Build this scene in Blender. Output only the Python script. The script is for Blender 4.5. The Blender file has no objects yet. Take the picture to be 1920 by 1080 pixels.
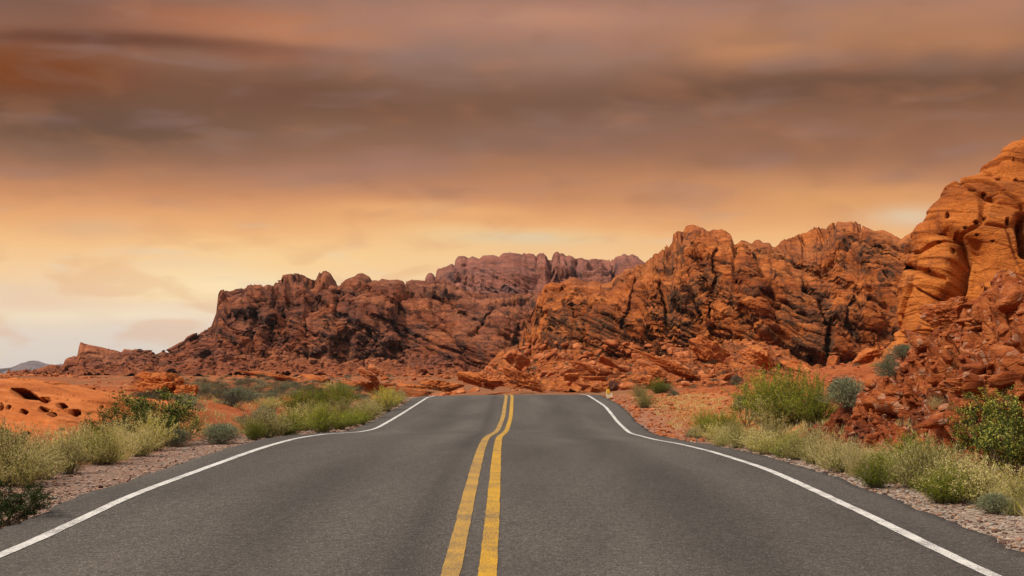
import bpy, bmesh, math, random
import numpy as np
from mathutils import Vector, Matrix, Euler
R = math.radians
C = bpy.context.scene.collection
sc = bpy.context.scene

# ------------------------------------------------------------------ camera
F = 2667.0                       # focal length in photo pixels (1920 wide), 50 mm
CAMZ = 1.4
TH = math.atan(160 / F)          # camera tilted up: horizon at 700 px
cam = bpy.data.cameras.new('camera'); cam.lens = 50.0; cam.sensor_width = 36.0
cam.clip_start = 0.1; cam.clip_end = 20000
co = bpy.data.objects.new('camera', cam); C.objects.link(co)
co.location = (0, 0, CAMZ); co.rotation_euler = (math.pi / 2 + TH, 0, 0)
sc.camera = co

def P(px, py, Y):
    """world point seen at a photo pixel, at world depth Y"""
    a = (px - 960) / F; b = (540 - py) / F
    ry = math.cos(TH) - b * math.sin(TH); rz = math.sin(TH) + b * math.cos(TH)
    return np.array([a * Y / ry, Y, CAMZ + rz * Y / ry])

# ------------------------------------------------------------------ view
sc.view_settings.view_transform = 'Standard'; sc.view_settings.look = 'None'
sc.view_settings.gamma = 1; sc.view_settings.exposure = 0.55
EXPO = 2 ** 0.55

# ------------------------------------------------------------------ sun
SUN = Vector((-0.62, -0.30, 0.74)).normalized()
sl = bpy.data.lights.new('sun', 'SUN'); sl.energy = 2.6; sl.angle = R(4); sl.color = (1.0, 0.915, 0.80)
so = bpy.data.objects.new('sun', sl); C.objects.link(so)
so.rotation_euler = (-SUN).to_track_quat('-Z', 'Y').to_euler(); so.location = (0, 0, 60)
SUN_EL = math.asin(SUN.z); SUN_ROT = math.atan2(SUN.x, SUN.y)

# ------------------------------------------------------------------ sky
def lin(c):
    o = []
    for v in c[:3]:
        v = v / 255.0
        o.append(v / 12.92 if v <= 0.04045 else ((v + 0.055) / 1.055) ** 2.4)
    return o
class NT:
    """tiny node-graph helper"""
    def __init__(s, nt): s.nt = nt
    def n(s, t, **k):
        nd = s.nt.nodes.new(t)
        for a, b in k.items(): setattr(nd, a, b)
        return nd
    def set(s, sock, v):
        if hasattr(v, 'is_linked') or isinstance(v, bpy.types.NodeSocket): s.nt.links.new(v, sock)
        else: sock.default_value = v
    def m(s, op, a, b=0.0, c=None, clamp=False):
        nd = s.n('ShaderNodeMath', operation=op, use_clamp=clamp)
        s.set(nd.inputs[0], a); s.set(nd.inputs[1], b)
        if c is not None: s.set(nd.inputs[2], c)
        return nd.outputs[0]
    def mix(s, f, a, b, mode='MIX'):
        nd = s.n('ShaderNodeMix', data_type='RGBA', blend_type=mode)
        s.set(nd.inputs[0], f)
        for i, v in ((6, a), (7, b)):
            if isinstance(v, (tuple, list)): v = (*v[:3], 1)
            s.set(nd.inputs[i], v)
        return nd.outputs[2]
    def noise(s, vec, scale, det=4, rough=.55, dist=0, lac=2.0, dim='3D'):
        nd = s.n('ShaderNodeTexNoise', noise_dimensions=dim)
        if vec is not None: s.set(nd.inputs['Vector'], vec)
        nd.inputs['Scale'].default_value = scale; nd.inputs['Detail'].default_value = det
        nd.inputs['Roughness'].default_value = rough; nd.inputs['Distortion'].default_value = dist
        nd.inputs['Lacunarity'].default_value = lac
        return nd
    def voro(s, vec, scale, feat='F1', dist=None):
        nd = s.n('ShaderNodeTexVoronoi', feature=feat)
        if vec is not None: s.set(nd.inputs['Vector'], vec)
        nd.inputs['Scale'].default_value = scale
        return nd
    def mapr(s, v, a, b, c=0.0, d=1.0, smooth=True):
        nd = s.n('ShaderNodeMapRange'); nd.interpolation_type = 'SMOOTHSTEP' if smooth else 'LINEAR'
        s.set(nd.inputs[0], v)
        for i, x in enumerate((a, b, c, d)): s.set(nd.inputs[1 + i], x)
        return nd.outputs[0]
    def ramp(s, f, stops, interp='LINEAR'):
        nd = s.n('ShaderNodeValToRGB'); cr = nd.color_ramp; cr.interpolation = interp
        while len(cr.elements) < len(stops): cr.elements.new(0.5)
        for e, (p, c) in zip(cr.elements, stops): e.position = p; e.color = (*c[:3], 1)
        s.set(nd.inputs[0], f)
        return nd.outputs[0]
    def xyz(s, x, y, z):
        nd = s.n('ShaderNodeCombineXYZ')
        for i, v in enumerate((x, y, z)): s.set(nd.inputs[i], v)
        return nd.outputs[0]
    def sep(s, v):
        nd = s.n('ShaderNodeSeparateXYZ'); s.set(nd.inputs[0], v); return nd.outputs
    def mapping(s, v, rot=(0, 0, 0), scale=(1, 1, 1), loc=(0, 0, 0)):
        nd = s.n('ShaderNodeMapping'); s.set(nd.inputs[0], v)
        nd.inputs['Rotation'].default_value = rot; nd.inputs['Scale'].default_value = scale; nd.inputs['Location'].default_value = loc
        return nd.outputs[0]

w = bpy.data.worlds.new('World'); sc.world = w; w.use_nodes = True
nt = w.node_tree; nt.nodes.clear(); g = NT(nt)
tc = g.n('ShaderNodeTexCoord').outputs['Generated']
dx, dy, dz = g.sep(tc)
az = g.m('MULTIPLY', g.m('ARCTAN2', dx, dy), 57.2958)          # degrees, 0 = down the road
el = g.m('MULTIPLY', g.m('ARCSINE', dz), 57.2958)
cvec = g.xyz(g.m('MULTIPLY', az, 0.075), g.m('MULTIPLY', el, 0.30), 0.0)
wn = g.noise(cvec, 1.0, 2, .5, 0.3)
wn2 = g.noise(g.xyz(g.m('MULTIPLY', az, 0.11), g.m('MULTIPLY', el, 0.45), 4.3), 1.0, 3, .5, 0.3)
U = g.m('ADD', az, g.m('MULTIPLY', g.m('SUBTRACT', wn.outputs[0], .5), 4.0))
V = g.m('ADD', el, g.m('MULTIPLY', g.m('SUBTRACT', wn2.outputs[0], .5), 1.1))
# vertical succession of cloud layers (elevation / 16 degrees)
def ev(py): return math.degrees(math.atan((700 - py) / F)) / 16.0
stops = [(0.0, (218, 208, 196)), (ev(640), (230, 213, 196)), (ev(590), (240, 215, 186)), (ev(540), (246, 212, 166)), (ev(480), (247, 199, 142)),
         (ev(430), (240, 176, 116)), (ev(375), (208, 142, 98)), (ev(310), (162, 114, 87)), (ev(240), (138, 100, 78)),
         (ev(185), (122, 84, 64)), (ev(120), (140, 102, 82)), (ev(60), (176, 124, 98)), (ev(0), (166, 124, 106)), (1.0, (130, 98, 84))]
base = g.ramp(g.m('DIVIDE', V, 16.0), [(p, lin(c)) for p, c in stops], 'B_SPLINE')
col = base
# big cloud masses: (photo px, py, radius x, radius y, colour, strength)
blobs = [(100, 40, 330, 60, (126, 90, 76), .8), (50, 165, 200, 70, (126, 64, 22), .95), (250, 95, 420, 14, (92, 54, 42), .8), (180, 255, 330, 62, (98, 74, 60), .8), (520, 175, 220, 40, (112, 74, 58), .7),
         (60, 20, 260, 45, (122, 88, 76), .8), (400, 45, 220, 32, (182, 112, 74), .7), (620, 60, 160, 30, (196, 128, 86), .6), (560, 110, 130, 12, (160, 96, 66), .35),
         (820, 90, 170, 45, (146, 116, 106), .8), (1080, 100, 140, 60, (160, 122, 106), .7), (1000, 20, 200, 30, (196, 142, 116), .6), (1400, 95, 130, 42, (192, 134, 94), .8),
         (1620, 40, 200, 30, (178, 126, 92), .6), (1800, 95, 160, 25, (188, 128, 86), .7), (1500, 175, 560, 34, (108, 76, 60), .75), (1850, 200, 200, 40, (110, 76, 56), .6), (1780, 130, 60, 22, (128, 98, 84), .6),
         (1100, 250, 260, 30, (136, 102, 92), .6), (1650, 260, 330, 45, (150, 102, 74), .7), (640, 330, 200, 30, (158, 118, 102), .6),
         (100, 310, 200, 30, (140, 104, 84), .6), (420, 540, 240, 36, (254, 228, 180), .9), (60, 560, 160, 40, (236, 202, 172), .7), (240, 600, 200, 14, (250, 228, 196), .7), (560, 480, 260, 24, (252, 214, 152), .6), (880, 450, 160, 20, (244, 206, 148), .5), (150, 440, 90, 16, (214, 176, 138), .5),
         (80, 600, 130, 16, (246, 226, 190), .6), (120, 665, 320, 60, (218, 210, 200), .4), (1690, 416, 80, 16, (222, 210, 184), .65), (1000, 455, 160, 14, (226, 206, 162), .6), (820, 400, 180, 14, (247, 186, 122), .5),
         (1300, 350, 260, 30, (206, 146, 98), .5), (1580, 380, 220, 28, (228, 166, 104), .6)]
for (bx, by, rx, ry, c, st) in blobs:
    u0 = math.degrees(math.atan((bx - 960) / F)); v0 = math.degrees(math.atan((700 - by) / F))
    du = g.m('MULTIPLY', g.m('SUBTRACT', U, u0), 46.5 / rx); dv = g.m('MULTIPLY', g.m('SUBTRACT', V, v0), 46.5 / ry)
    e = g.m('EXPONENT', g.m('MULTIPLY', g.m('ADD', g.m('MULTIPLY', du, du), g.m('MULTIPLY', dv, dv)), -1.0))
    col = g.mix(g.m('MULTIPLY', e, st), col, lin(c))
# fine streaks of lighter and greyer cloud
st1 = g.noise(g.xyz(g.m('MULTIPLY', az, 0.22), g.m('MULTIPLY', el, 1.0), 9.1), 1.0, 3, .45, .4).outputs[0]
st2 = g.noise(g.xyz(g.m('MULTIPLY', az, 0.35), g.m('MULTIPLY', el, 0.9), 2.7), 1.0, 3, .45, .3).outputs[0]
up = g.mapr(el, 4.0, 8.0)
col = g.mix(g.m('MULTIPLY', g.mapr(st1, .48, .72), g.m('MULTIPLY', up, .28)), col, lin((150, 122, 116)))
col = g.mix(g.m('MULTIPLY', g.mapr(st2, .5, .75), g.m('MULTIPLY', up, .14)), col, lin((206, 136, 88)))
col = g.mix(g.m('MULTIPLY', g.mapr(st2, .5, .25), g.m('MULTIPLY', up, .2)), col, lin((120, 88, 70)))
low = g.mapr(el, 7.0, 4.5)
col = g.mix(g.m('MULTIPLY', g.mapr(st1, .52, .68), g.m('MULTIPLY', low, .45)), col, lin((232, 208, 178)))
col = g.mix(g.m('MULTIPLY', g.mapr(st2, .50, .34), g.m('MULTIPLY', low, .30)), col, lin((222, 160, 112)))
# overhead (out of frame): bright neutral overcast over the physical sky
sky = g.n('ShaderNodeTexSky', sky_type='NISHITA'); sky.sun_disc = False
sky.sun_elevation = SUN_EL; sky.sun_rotation = SUN_ROT
skyc = g.mix(1.0, sky.outputs[0], (.1, .1, .1), 'MULTIPLY')
zen = g.mix(.25, (1.06, 1.0, .93), skyc)
zen = g.mix(1.0, zen, (.86, .88, .92), 'MULTIPLY')
col = g.mix(1.0, col, (1 / EXPO,) * 3, 'MULTIPLY')
col = g.mix(g.mapr(el, 17.0, 38.0), col, zen)
bg = g.n('ShaderNodeBackground'); nt.links.new(col, bg.inputs[0]); bg.inputs[1].default_value = 1.0
wo = g.n('ShaderNodeOutputWorld'); nt.links.new(bg.outputs[0], wo.inputs[0])

# ------------------------------------------------------------------ numpy noise
def _h(ix, iy, iz, s):
    n = (ix.astype(np.int64) * 73856093) ^ (iy.astype(np.int64) * 19349663) ^ (iz.astype(np.int64) * 83492791) ^ (s * 2654435761)
    n = (n ^ (n >> 13)) & 0x7fffffff
    n = (n * 1274126177) & 0x7fffffff
    n = n ^ (n >> 15)
    n = (n * 668265263) & 0x7fffffff
    return ((n >> 7) & 0xffff).astype(np.float32) / 65535.0
def vnoise(p, s=0):
    f = np.floor(p); i = f.astype(np.int64); t = (p - f).astype(np.float32)
    t = t * t * t * (t * (t * 6 - 15) + 10)
    r = 0
    for a in (0, 1):
        wa = t[:, 0] if a else 1 - t[:, 0]
        for b in (0, 1):
            wb = wa * (t[:, 1] if b else 1 - t[:, 1])
            for c in (0, 1):
                r = r + wb * (t[:, 2] if c else 1 - t[:, 2]) * _h(i[:, 0] + a, i[:, 1] + b, i[:, 2] + c, s)
    return r * 2 - 1
def fbm(p, o=4, g_=.5, s=0, lac=2.03):
    r = 0; a = 1; t = 0
    for k in range(o):
        r = r + a * vnoise(p * (lac ** k) + 17.3 * k, s + k); t += a; a *= g_
    return r / t
def ridged(p, o=4, s=0, g_=.5):
    r = 0; a = 1; t = 0
    for k in range(o):
        r = r + a * (1 - 2 * np.abs(vnoise(p * (2.03 ** k) + 31.7 * k, s + k))); t += a; a *= g_
    return r / t
def worley(p, s=0, jit=.9):
    f = np.floor(p); i = f.astype(np.int64); t = (p - f).astype(np.float32)
    n = len(p); F1 = np.full(n, 9., np.float32); F2 = F1.copy()
    cid = np.zeros((n, 3), np.int64); cv = np.zeros((n, 3), np.float32)
    for a in (-1, 0, 1):
        for b in (-1, 0, 1):
            for c in (-1, 0, 1):
                jx, jy, jz = i[:, 0] + a, i[:, 1] + b, i[:, 2] + c
                vx = a + .5 + jit * (_h(jx, jy, jz, s) - .5) - t[:, 0]
                vy = b + .5 + jit * (_h(jx, jy, jz, s + 1) - .5) - t[:, 1]
                vz = c + .5 + jit * (_h(jx, jy, jz, s + 2) - .5) - t[:, 2]
                d = np.sqrt(vx * vx + vy * vy + vz * vz)
                m = d < F1
                F2 = np.where(m, F1, np.minimum(F2, d)); F1 = np.where(m, d, F1)
                cid[m, 0] = jx[m]; cid[m, 1] = jy[m]; cid[m, 2] = jz[m]
                cv[m, 0] = vx[m]; cv[m, 1] = vy[m]; cv[m, 2] = vz[m]
    rs = [_h(cid[:, 0], cid[:, 1], cid[:, 2], s + 11 + k) for k in range(4)]
    return F1, F2, rs, cv
def sstep(a, b, x):
    t = np.clip((x - a) / (b - a), 0, 1); return t * t * (3 - 2 * t)

# ------------------------------------------------------------------ object helpers
def tag(o, label=None, cat=None, group=None, kind=None):
    if label: o['label'] = label
    if cat: o['category'] = cat
    if group: o['group'] = group
    if kind: o['kind'] = kind
    return o
def mesh_np(name, V_, quads=None, tris=None, mats=(), smooth=True, midx=None):
    me = bpy.data.meshes.new(name)
    V_ = np.asarray(V_, np.float32)
    me.vertices.add(len(V_)); me.vertices.foreach_set('co', V_.ravel())
    nq = 0 if quads is None else len(quads); ntr = 0 if tris is None else len(tris)
    loops = np.concatenate([np.asarray(quads, np.int32).ravel() if nq else np.zeros(0, np.int32), np.asarray(tris, np.int32).ravel() if ntr else np.zeros(0, np.int32)])
    me.loops.add(len(loops)); me.loops.foreach_set('vertex_index', loops)
    me.polygons.add(nq + ntr)
    st = np.concatenate([np.arange(nq) * 4, nq * 4 + np.arange(ntr) * 3]).astype(np.int32)
    me.polygons.foreach_set('loop_start', st)
    if midx is not None: me.polygons.foreach_set('material_index', np.asarray(midx, np.int32))
    me.polygons.foreach_set('use_smooth', np.full(nq + ntr, smooth, bool))
    for m in mats: me.materials.append(m)
    me.update(calc_edges=True)
    return me
def link(name, me, parent=None, loc=(0, 0, 0)):
    o = bpy.data.objects.new(name, me); C.objects.link(o); o.location = loc
    if parent: o.parent = parent
    return o
def gridq(nu, nv, wrap=False):
    i = np.arange(nv - 1)[:, None] * nu; j = np.arange(nu - 1)[None, :]
    a = (i + j).ravel(); return np.stack([a, a + 1, a + nu + 1, a + nu], 1)
def gnormals(G):
    """normals of a (nv,nu,3) grid"""
    du = np.gradient(G, axis=1); dv = np.gradient(G, axis=0)
    n = np.cross(du, dv); n /= np.linalg.norm(n, axis=2, keepdims=True) + 1e-9
    return n

# ------------------------------------------------------------------ materials
def new_mat(name):
    m = bpy.data.materials.new(name); m.use_nodes = True; m.node_tree.nodes.clear()
    g = NT(m.node_tree); o = g.n('ShaderNodeOutputMaterial'); b = g.n('ShaderNodeBsdfPrincipled')
    m.node_tree.links.new(b.outputs[0], o.inputs[0]); b.inputs['Roughness'].default_value = .9
    b.inputs['Specular IOR Level'].default_value = .15
    return m, g, b
def add_bump(g, b, h, dist, strength=1.0, prev=None):
    n = g.n('ShaderNodeBump'); n.inputs['Strength'].default_value = strength; n.inputs['Distance'].default_value = dist
    g.set(n.inputs['Height'], h)
    if prev is not None: g.set(n.inputs['Normal'], prev)
    g.nt.links.new(n.outputs[0], b.inputs['Normal']); return n.outputs[0]

def rock_mat(name, c_dark, c_mid, c_hi, c_varn, varn=.5, sc_=1.0, dip=24, bump=.12, streak=.4, pale=0.0, crack=.35, fan=None):
    """bedded sandstone: c_* are surface colours of the beds, c_varn the desert varnish"""
    m, g, b = new_mat(name)
    geo = g.n('ShaderNodeNewGeometry'); pos = geo.outputs['Position']; nz = g.sep(geo.outputs['Normal'])[2]
    bed = g.mapping(pos, (0, R(-dip), R(12)), (.22 * sc_, .22 * sc_, 1.0 * sc_))
    n1 = g.noise(bed, .9, 6, .62, .6).outputs[0]
    n2 = g.noise(bed, 3.6, 5, .6, .3).outputs[0]
    big = g.noise(pos, .09 * sc_, 5, .6, .4).outputs[0]
    f = g.m('ADD', g.m('MULTIPLY', n1, .6), g.m('MULTIPLY', n2, .4))
    f = g.m('ADD', f, g.m('MULTIPLY', g.m('SUBTRACT', big, .5), .5))
    c = g.ramp(f, [(.36, c_dark), (.48, c_mid), (.62, c_hi)])
    # desert varnish on the steeper faces, in patches and vertical runs
    steep = g.mapr(nz, .75, .15)
    run = g.noise(g.mapping(pos, (0, 0, 0), (1.1 * sc_, 1.1 * sc_, .12 * sc_)), 1.0, 5, .65, .2).outputs[0]
    vp = g.noise(pos, .16 * sc_, 6, .68, .8).outputs[0]
    vm = g.m('ADD', g.m('MULTIPLY', vp, .65), g.m('MULTIPLY', run, .35))
    vm = g.mapr(vm, .60 - .19 * varn, .68 - .15 * varn)
    vm = g.m('MULTIPLY', vm, g.m('ADD', .35, g.m('MULTIPLY', steep, .6)), clamp=True)
    vm = g.m('MULTIPLY', vm, min(1, varn * 1.5), clamp=True)
    c = g.mix(vm, c, c_varn)
    if streak:
        r2 = g.noise(g.mapping(pos, (0, 0, 0), (2.6 * sc_, 2.6 * sc_, .2 * sc_)), 1.0, 4, .6).outputs[0]
        c = g.mix(g.m('MULTIPLY', g.m('MULTIPLY', g.mapr(r2, .52, .7), steep), streak), c, g.mix(.5, c, c_varn))
    thin = g.noise(g.mapping(pos, (0, R(-dip), R(12)), (.07 * sc_, .07 * sc_, 2.2 * sc_)), 1.0, 4, .6, .5).outputs[0]
    c = g.mix(g.m('MULTIPLY', g.mapr(thin, .56, .66), .45), c, g.mix(.6, c_dark, c_varn))
    c = g.mix(g.m('MULTIPLY', g.mapr(thin, .44, .36), .30), c, c_hi)
    if fan:                                                  # loose orange scree gathered at the foot
        hz = g.m('ADD', g.sep(pos)[2], g.m('MULTIPLY', g.m('SUBTRACT', big, .5), -fan[0] * 3.0))
        c = g.mix(g.m('MULTIPLY', g.mapr(hz, fan[0], fan[0] * .35), g.mapr(nz, .1, .5, .35, .9)), c, fan[1])
    # grain / loose dust
    gr = g.noise(pos, 9 * sc_, 4, .7).outputs[0]
    c = g.mix(g.m('MULTIPLY', g.mapr(gr, .35, .7, -1, 1), .0), c, c)
    k = g.mapr(gr, .3, .7, .72, 1.25, False)
    c = g.mix(1.0, c, g.xyz(k, k, k), 'MULTIPLY')
    if pale:
        sp = g.voro(pos, 3.0 * sc_); c = g.mix(g.m('MULTIPLY', g.mapr(g.sep(sp.outputs['Color'])[0], .9 - .1 * pale, .95 - .05 * pale), .55), c, (.46, .26, .16))
    g.nt.links.new(c, b.inputs['Base Color'])
    # relief finer than the mesh
    h1 = g.noise(bed, 5.0, 8, .68, .4).outputs[0]
    h2 = g.noise(pos, 2.2 * sc_, 8, .7, .3).outputs[0]
    vr = g.voro(g.mapping(pos, (0, R(-dip), R(12)), (.8 * sc_, .8 * sc_, 1.7 * sc_)), 1.0, 'DISTANCE_TO_EDGE').outputs[0]
    ck = g.mapr(vr, 0, .06)
    hh = g.m('ADD', g.m('ADD', g.m('MULTIPLY', h1, 1.3), h2), g.m('MULTIPLY', ck, crack))
    add_bump(g, b, hh, bump / sc_ * 1.2, 1.0)
    return m
M = {}
M['left'] = rock_mat('red_brown_sandstone', (.115, .032, .015), (.235, .064, .025), (.36, .116, .044), (.062, .034, .028), .85, .55, bump=.16, fan=(2.8, (.27, .078, .028)))
M['back'] = rock_mat('mauve_sandstone', (.15, .052, .034), (.25, .085, .052), (.34, .125, .080), (.095, .055, .052), .75, .33, bump=.16)
M['near'] = rock_mat('orange_brown_sandstone', (.14, .034, .009), (.31, .077, .015), (.48, .145, .032), (.080, .040, .022), .74, .9, bump=.13)
M['tower'] = rock_mat('bright_orange_sandstone', (.24, .060, .010), (.37, .100, .015), (.48, .150, .028), (.15, .045, .02), .6, 1.6, dip=17, bump=.10, streak=.3, crack=.25)
M['rubble'] = rock_mat('red_rubble', (.13, .030, .010), (.29, .066, .016), (.44, .130, .034), (.08, .025, .012), .4, 3.0, dip=18, bump=.16, pale=.2, streak=.1)
M['talus'] = rock_mat('orange_talus', (.24, .058, .015), (.38, .100, .025), (.52, .17, .06), (.12, .05, .03), .25, 2.4, dip=18, bump=.14, pale=.3, streak=.1)
M['slick'] = rock_mat('orange_slickrock', (.27, .066, .012), (.39, .104, .020), (.49, .155, .040), (.30, .07, .014), .1, 1.6, dip=6, bump=.03, streak=0, crack=0)
M['boulder'] = rock_mat('orange_boulder', (.24, .060, .013), (.38, .100, .022), (.50, .165, .045), (.12, .045, .025), .45, 2.2, dip=22, bump=.08, crack=.3)
M['darkrock'] = rock_mat('dark_varnished_rock', (.05, .02, .014), (.09, .035, .022), (.15, .055, .03), (.04, .02, .02), .6, 1.2, bump=.06)
M['far'] = rock_mat('hazed_violet_mountain', (.110, .080, .085), (.120, .086, .090), (.130, .092, .094), (.10, .075, .08), .1, .004, bump=.05, streak=0, crack=0)  # violet haze of distance is put into these surface colours

# ------------------------------------------------------------------ road profile, read from the lines in the photo
HW = 3.5
yl = [(1080, 880.5), (987, 891.5), (920, 903.5), (853, 915), (823, 925), (807, 941), (780, 951), (740, 955)]
cxt = np.array([[-60, -.286], [9.6, -.286], [11.6, -.298], [14.5, -.307], [20.8, -.35], [30, -.39], [39, -.28], [46.5, -.157], [63, -.118], [72, -.3], [85, -1.6], [100, -6], [125, -18], [160, -44]])
def cx_lin(y): return np.interp(y, cxt[:, 0], cxt[:, 1])
def prof(pts, side):
    out = []
    for px, py in pts:
        Y = 20.
        for _ in range(12):
            X = cx_lin(Y) + side * HW; p = P(px, py, 1.0); Y = X / p[0]
        out.append((Y, P(px, py, Y)[2]))
    return sorted(out)
Lp = prof([(0, 1045), (120, 990), (240, 931), (380, 880), (490, 840), (555, 822), (605, 814.5), (677, 810), (705, 804), (755, 775), (802, 745)], -1)
Rp = prof([(1858, 1080), (1797, 1050), (1628, 966), (1440, 880), (1335, 847), (1272, 832), (1230, 825), (1180, 812), (1157, 790), (1135, 762), (1102, 741)], 1)
yy = np.arange(-60, 170, .25)
def smooth(a, s):
    k = np.exp(-.5 * (np.arange(-24, 25) * .25 / s) ** 2); k /= k.sum()
    return np.convolve(np.pad(a, 24, mode='edge'), k, mode='valid')
def mk(pr):
    pts = [(-60, pr[0][1] - .02)] + pr + [(70, pr[-1][1] - .06), (80, pr[-1][1] - .40), (95, -.45), (130, -1.0), (170, -1.6)]
    a = np.array(pts); return smooth(np.interp(yy, a[:, 0], a[:, 1]), .9)
ZL, ZR = mk(Lp), mk(Rp)
CX = smooth(cx_lin(yy), 2.0)
def cx(y): return np.interp(y, yy, CX)
def road_z(x, y):
    o = x - cx(y); zl = np.interp(y, yy, ZL); zr = np.interp(y, yy, ZR)
    t = (o + HW) / (2 * HW); return zl * (1 - t) + zr * t + .02 * (1 - np.clip(np.abs(o) / HW, 0, 1.3) ** 2)

fl = np.array([[-60, -.1], [15, -.05], [20, .05], [27, .2], [35, .42], [42, .60], [60, .66], [100, .8], [200, 1.0], [500, .0], [1500, -9], [9000, -60]])
fr = np.array([[-60, -.1], [40, 0], [63, .25], [80, .1], [110, -.2], [200, .4], [500, 0], [1500, -9], [9000, -60]])
slp = np.array([[-60, .6], [12, .80], [20, .94], [26, .84], [30, .66], [34, .50], [38, .40], [45, .31], [55, .25], [70, .12], [90, .04], [110, 0]])
def ground_z(x, y, noise=True):
    x = np.asarray(x, float); y = np.asarray(y, float)
    o = x - cx(y); rz = road_z(cx(y) + np.clip(o, -4.1, 4.2), y)
    a = np.abs(o) - 4.0
    zfl = np.interp(y, fl[:, 0], fl[:, 1]); zfr = np.interp(y, fr[:, 0], fr[:, 1])
    bl = sstep(1.4, 5.0, a)
    left = (rz - .05) * (1 - bl) + zfl * bl
    br = sstep(2.0, 9.0, a)
    s = np.interp(y, slp[:, 0], slp[:, 1])
    ra = np.clip(a - 1.9 - np.clip((y - 30) * .02, 0, .5), 0, 14)
    rise = s * (np.sqrt(ra * ra + .16) - .4) 
    right = (rz - .05) * (1 - br) + zfr * br + rise
    z = np.where(o < 0, left, right)
    fade = sstep(148, 168, y)
    z = z * (1 - fade) + (np.where(x < 0, zfl, zfr)) * fade
    inr = sstep(4.3, 3.6, np.abs(o)) * (1 - fade)
    z = z * (1 - inr) + (road_z(x, y) - .30) * inr
    z = np.where(np.abs(o) > 3.9, z - .0, z)
    if noise:
        sh = np.shape(z); pp = np.stack([np.broadcast_to(x, sh).ravel(), np.broadcast_to(y, sh).ravel(), np.zeros(z.size)], 1)
        am = sstep(.3, 4, a).ravel()
        z = z + (sstep(75, 110, y) * .42 * (fbm((np.stack([np.broadcast_to(x, sh).ravel() / 11, np.broadcast_to(y, sh).ravel() / 16, np.zeros(z.size)], 1)), 3, .5, 15)).reshape(sh))
        z = z + (am * (.14 * fbm(pp * .35, 4, .55, 5) + .05 * fbm(pp * 2.1, 3, .5, 9))).reshape(sh)
    return z

def hit(px, py, lo=8., hi=120., f=ground_z):
    """first ground point seen through a pixel"""
    Y = np.arange(lo, hi, .1); p = P(px, py, 1.0)
    X = p[0] * Y; Z = CAMZ + (p[2] - CAMZ) * Y
    G = f(X, Y); k = np.where(Z <= G)[0]
    i = k[0] if len(k) else len(Y) - 1
    return float(X[i]), float(Y[i]), float(G[i])

# ------------------------------------------------------------------ ground
def axis(segs):
    o = []
    for a, b, s in segs: o += list(np.arange(a, b, s))
    return np.array(o + [segs[-1][1]])
gx = axis([(-6000, -1000, 700), (-1000, -200, 80), (-200, -40, 6), (-40, -14, .6), (-14, 16, .14), (16, 40, .6), (40, 200, 6), (200, 1000, 80), (1000, 6000, 700)])
gy = axis([(-60, 6, 2), (6, 70, .16), (70, 130, .8), (130, 400, 6), (400, 1000, 60), (1000, 9000, 500)])
GX, GY = np.meshgrid(gx, gy)
GZ = ground_z(GX, GY)
_a = GX - (cx(GY) + 5.7)
_rk = np.maximum(sstep(30, 26.5, GY) * sstep(.5, 1.2, _a) * sstep(11.5, 13, GY), sstep(4.8, 6.2, _a - np.clip(GY - 34, 0, 99) * .18) * sstep(64, 50, GY) * sstep(15.2, 14, _a)) * (_a < 15)
GZ = GZ - .9 * _rk                                        # the bedrock sheet lies under the rubble
m, g, b = new_mat('desert_ground')
geo = g.n('ShaderNodeNewGeometry'); pos = geo.outputs['Position']; X_, Y_, Z_ = g.sep(pos)
n_edge = g.noise(pos, .8, 4, .6).outputs[0]
off = g.m('ABSOLUTE', g.m('ADD', X_, .25))
gm = g.m('MULTIPLY', g.mapr(g.m('ADD', off, g.m('MULTIPLY', n_edge, 2.2)), 7.2, 6.2), g.mapr(Y_, 82, 70))
peb = g.voro(pos, 34); pc = g.sep(peb.outputs['Color'])[0]
grav = g.ramp(pc, [(0, (.11, .065, .045)), (.35, (.27, .155, .105)), (.6, (.20, .14, .11)), (.8, (.36, .24, .17)), (.93, (.30, .26, .22)), (1, (.50, .40, .32))], 'CONSTANT')
gb = g.noise(pos, 1.3, 4, .6).outputs[0]
grav = g.mix(g.m('MULTIPLY', gb, .5), grav, (.26, .145, .095))
d1 = g.noise(pos, .35, 6, .65, .4).outputs[0]; d2 = g.noise(pos, 5.0, 6, .7).outputs[0]
dirt = g.ramp(g.m('ADD', g.m('MULTIPLY', d1, .6), g.m('MULTIPLY', d2, .4)), [(.35, (.19, .043, .012)), (.5, (.32, .080, .020)), (.64, (.42, .14, .045))])
sp = g.voro(pos, 7.0); spk = g.m('MULTIPLY', g.mapr(g.sep(sp.outputs['Color'])[1], .84, .9), g.mapr(sp.outputs[0], .35, .2))
dirt = g.mix(g.m('MULTIPLY', spk, .7), dirt, (.42, .25, .16))
# straw-green low growth next to the road on the right
gn = g.noise(pos, 2.4, 5, .7).outputs[0]
gmask = g.m('MULTIPLY', g.mapr(gn, .45, .6), g.m('MULTIPLY', g.mapr(X_, 4.6, 5.4), g.mapr(X_, 8.2, 6.6)))
gmask = g.m('MULTIPLY', gmask, g.m('MULTIPLY', g.mapr(Y_, 27, 33), g.mapr(Z_, 1.1, .6)))
dirt = g.mix(g.m('MULTIPLY', gmask, .6), dirt, (.22, .16, .045))
far_ = g.mapr(Y_, 60, 95); pn = g.noise(pos, .16, 5, .65).outputs[0]
dirt = g.mix(g.m('MULTIPLY', far_, g.mapr(pn, .42, .56, .25, .75)), dirt, (.17, .085, .04))
grav = g.mix(g.m('MULTIPLY', g.mapr(X_, 3.5, 4.6), g.mapr(Y_, 18, 36, .3, 1)), grav, g.mix(.65, grav, (.33, .11, .038)))
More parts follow.
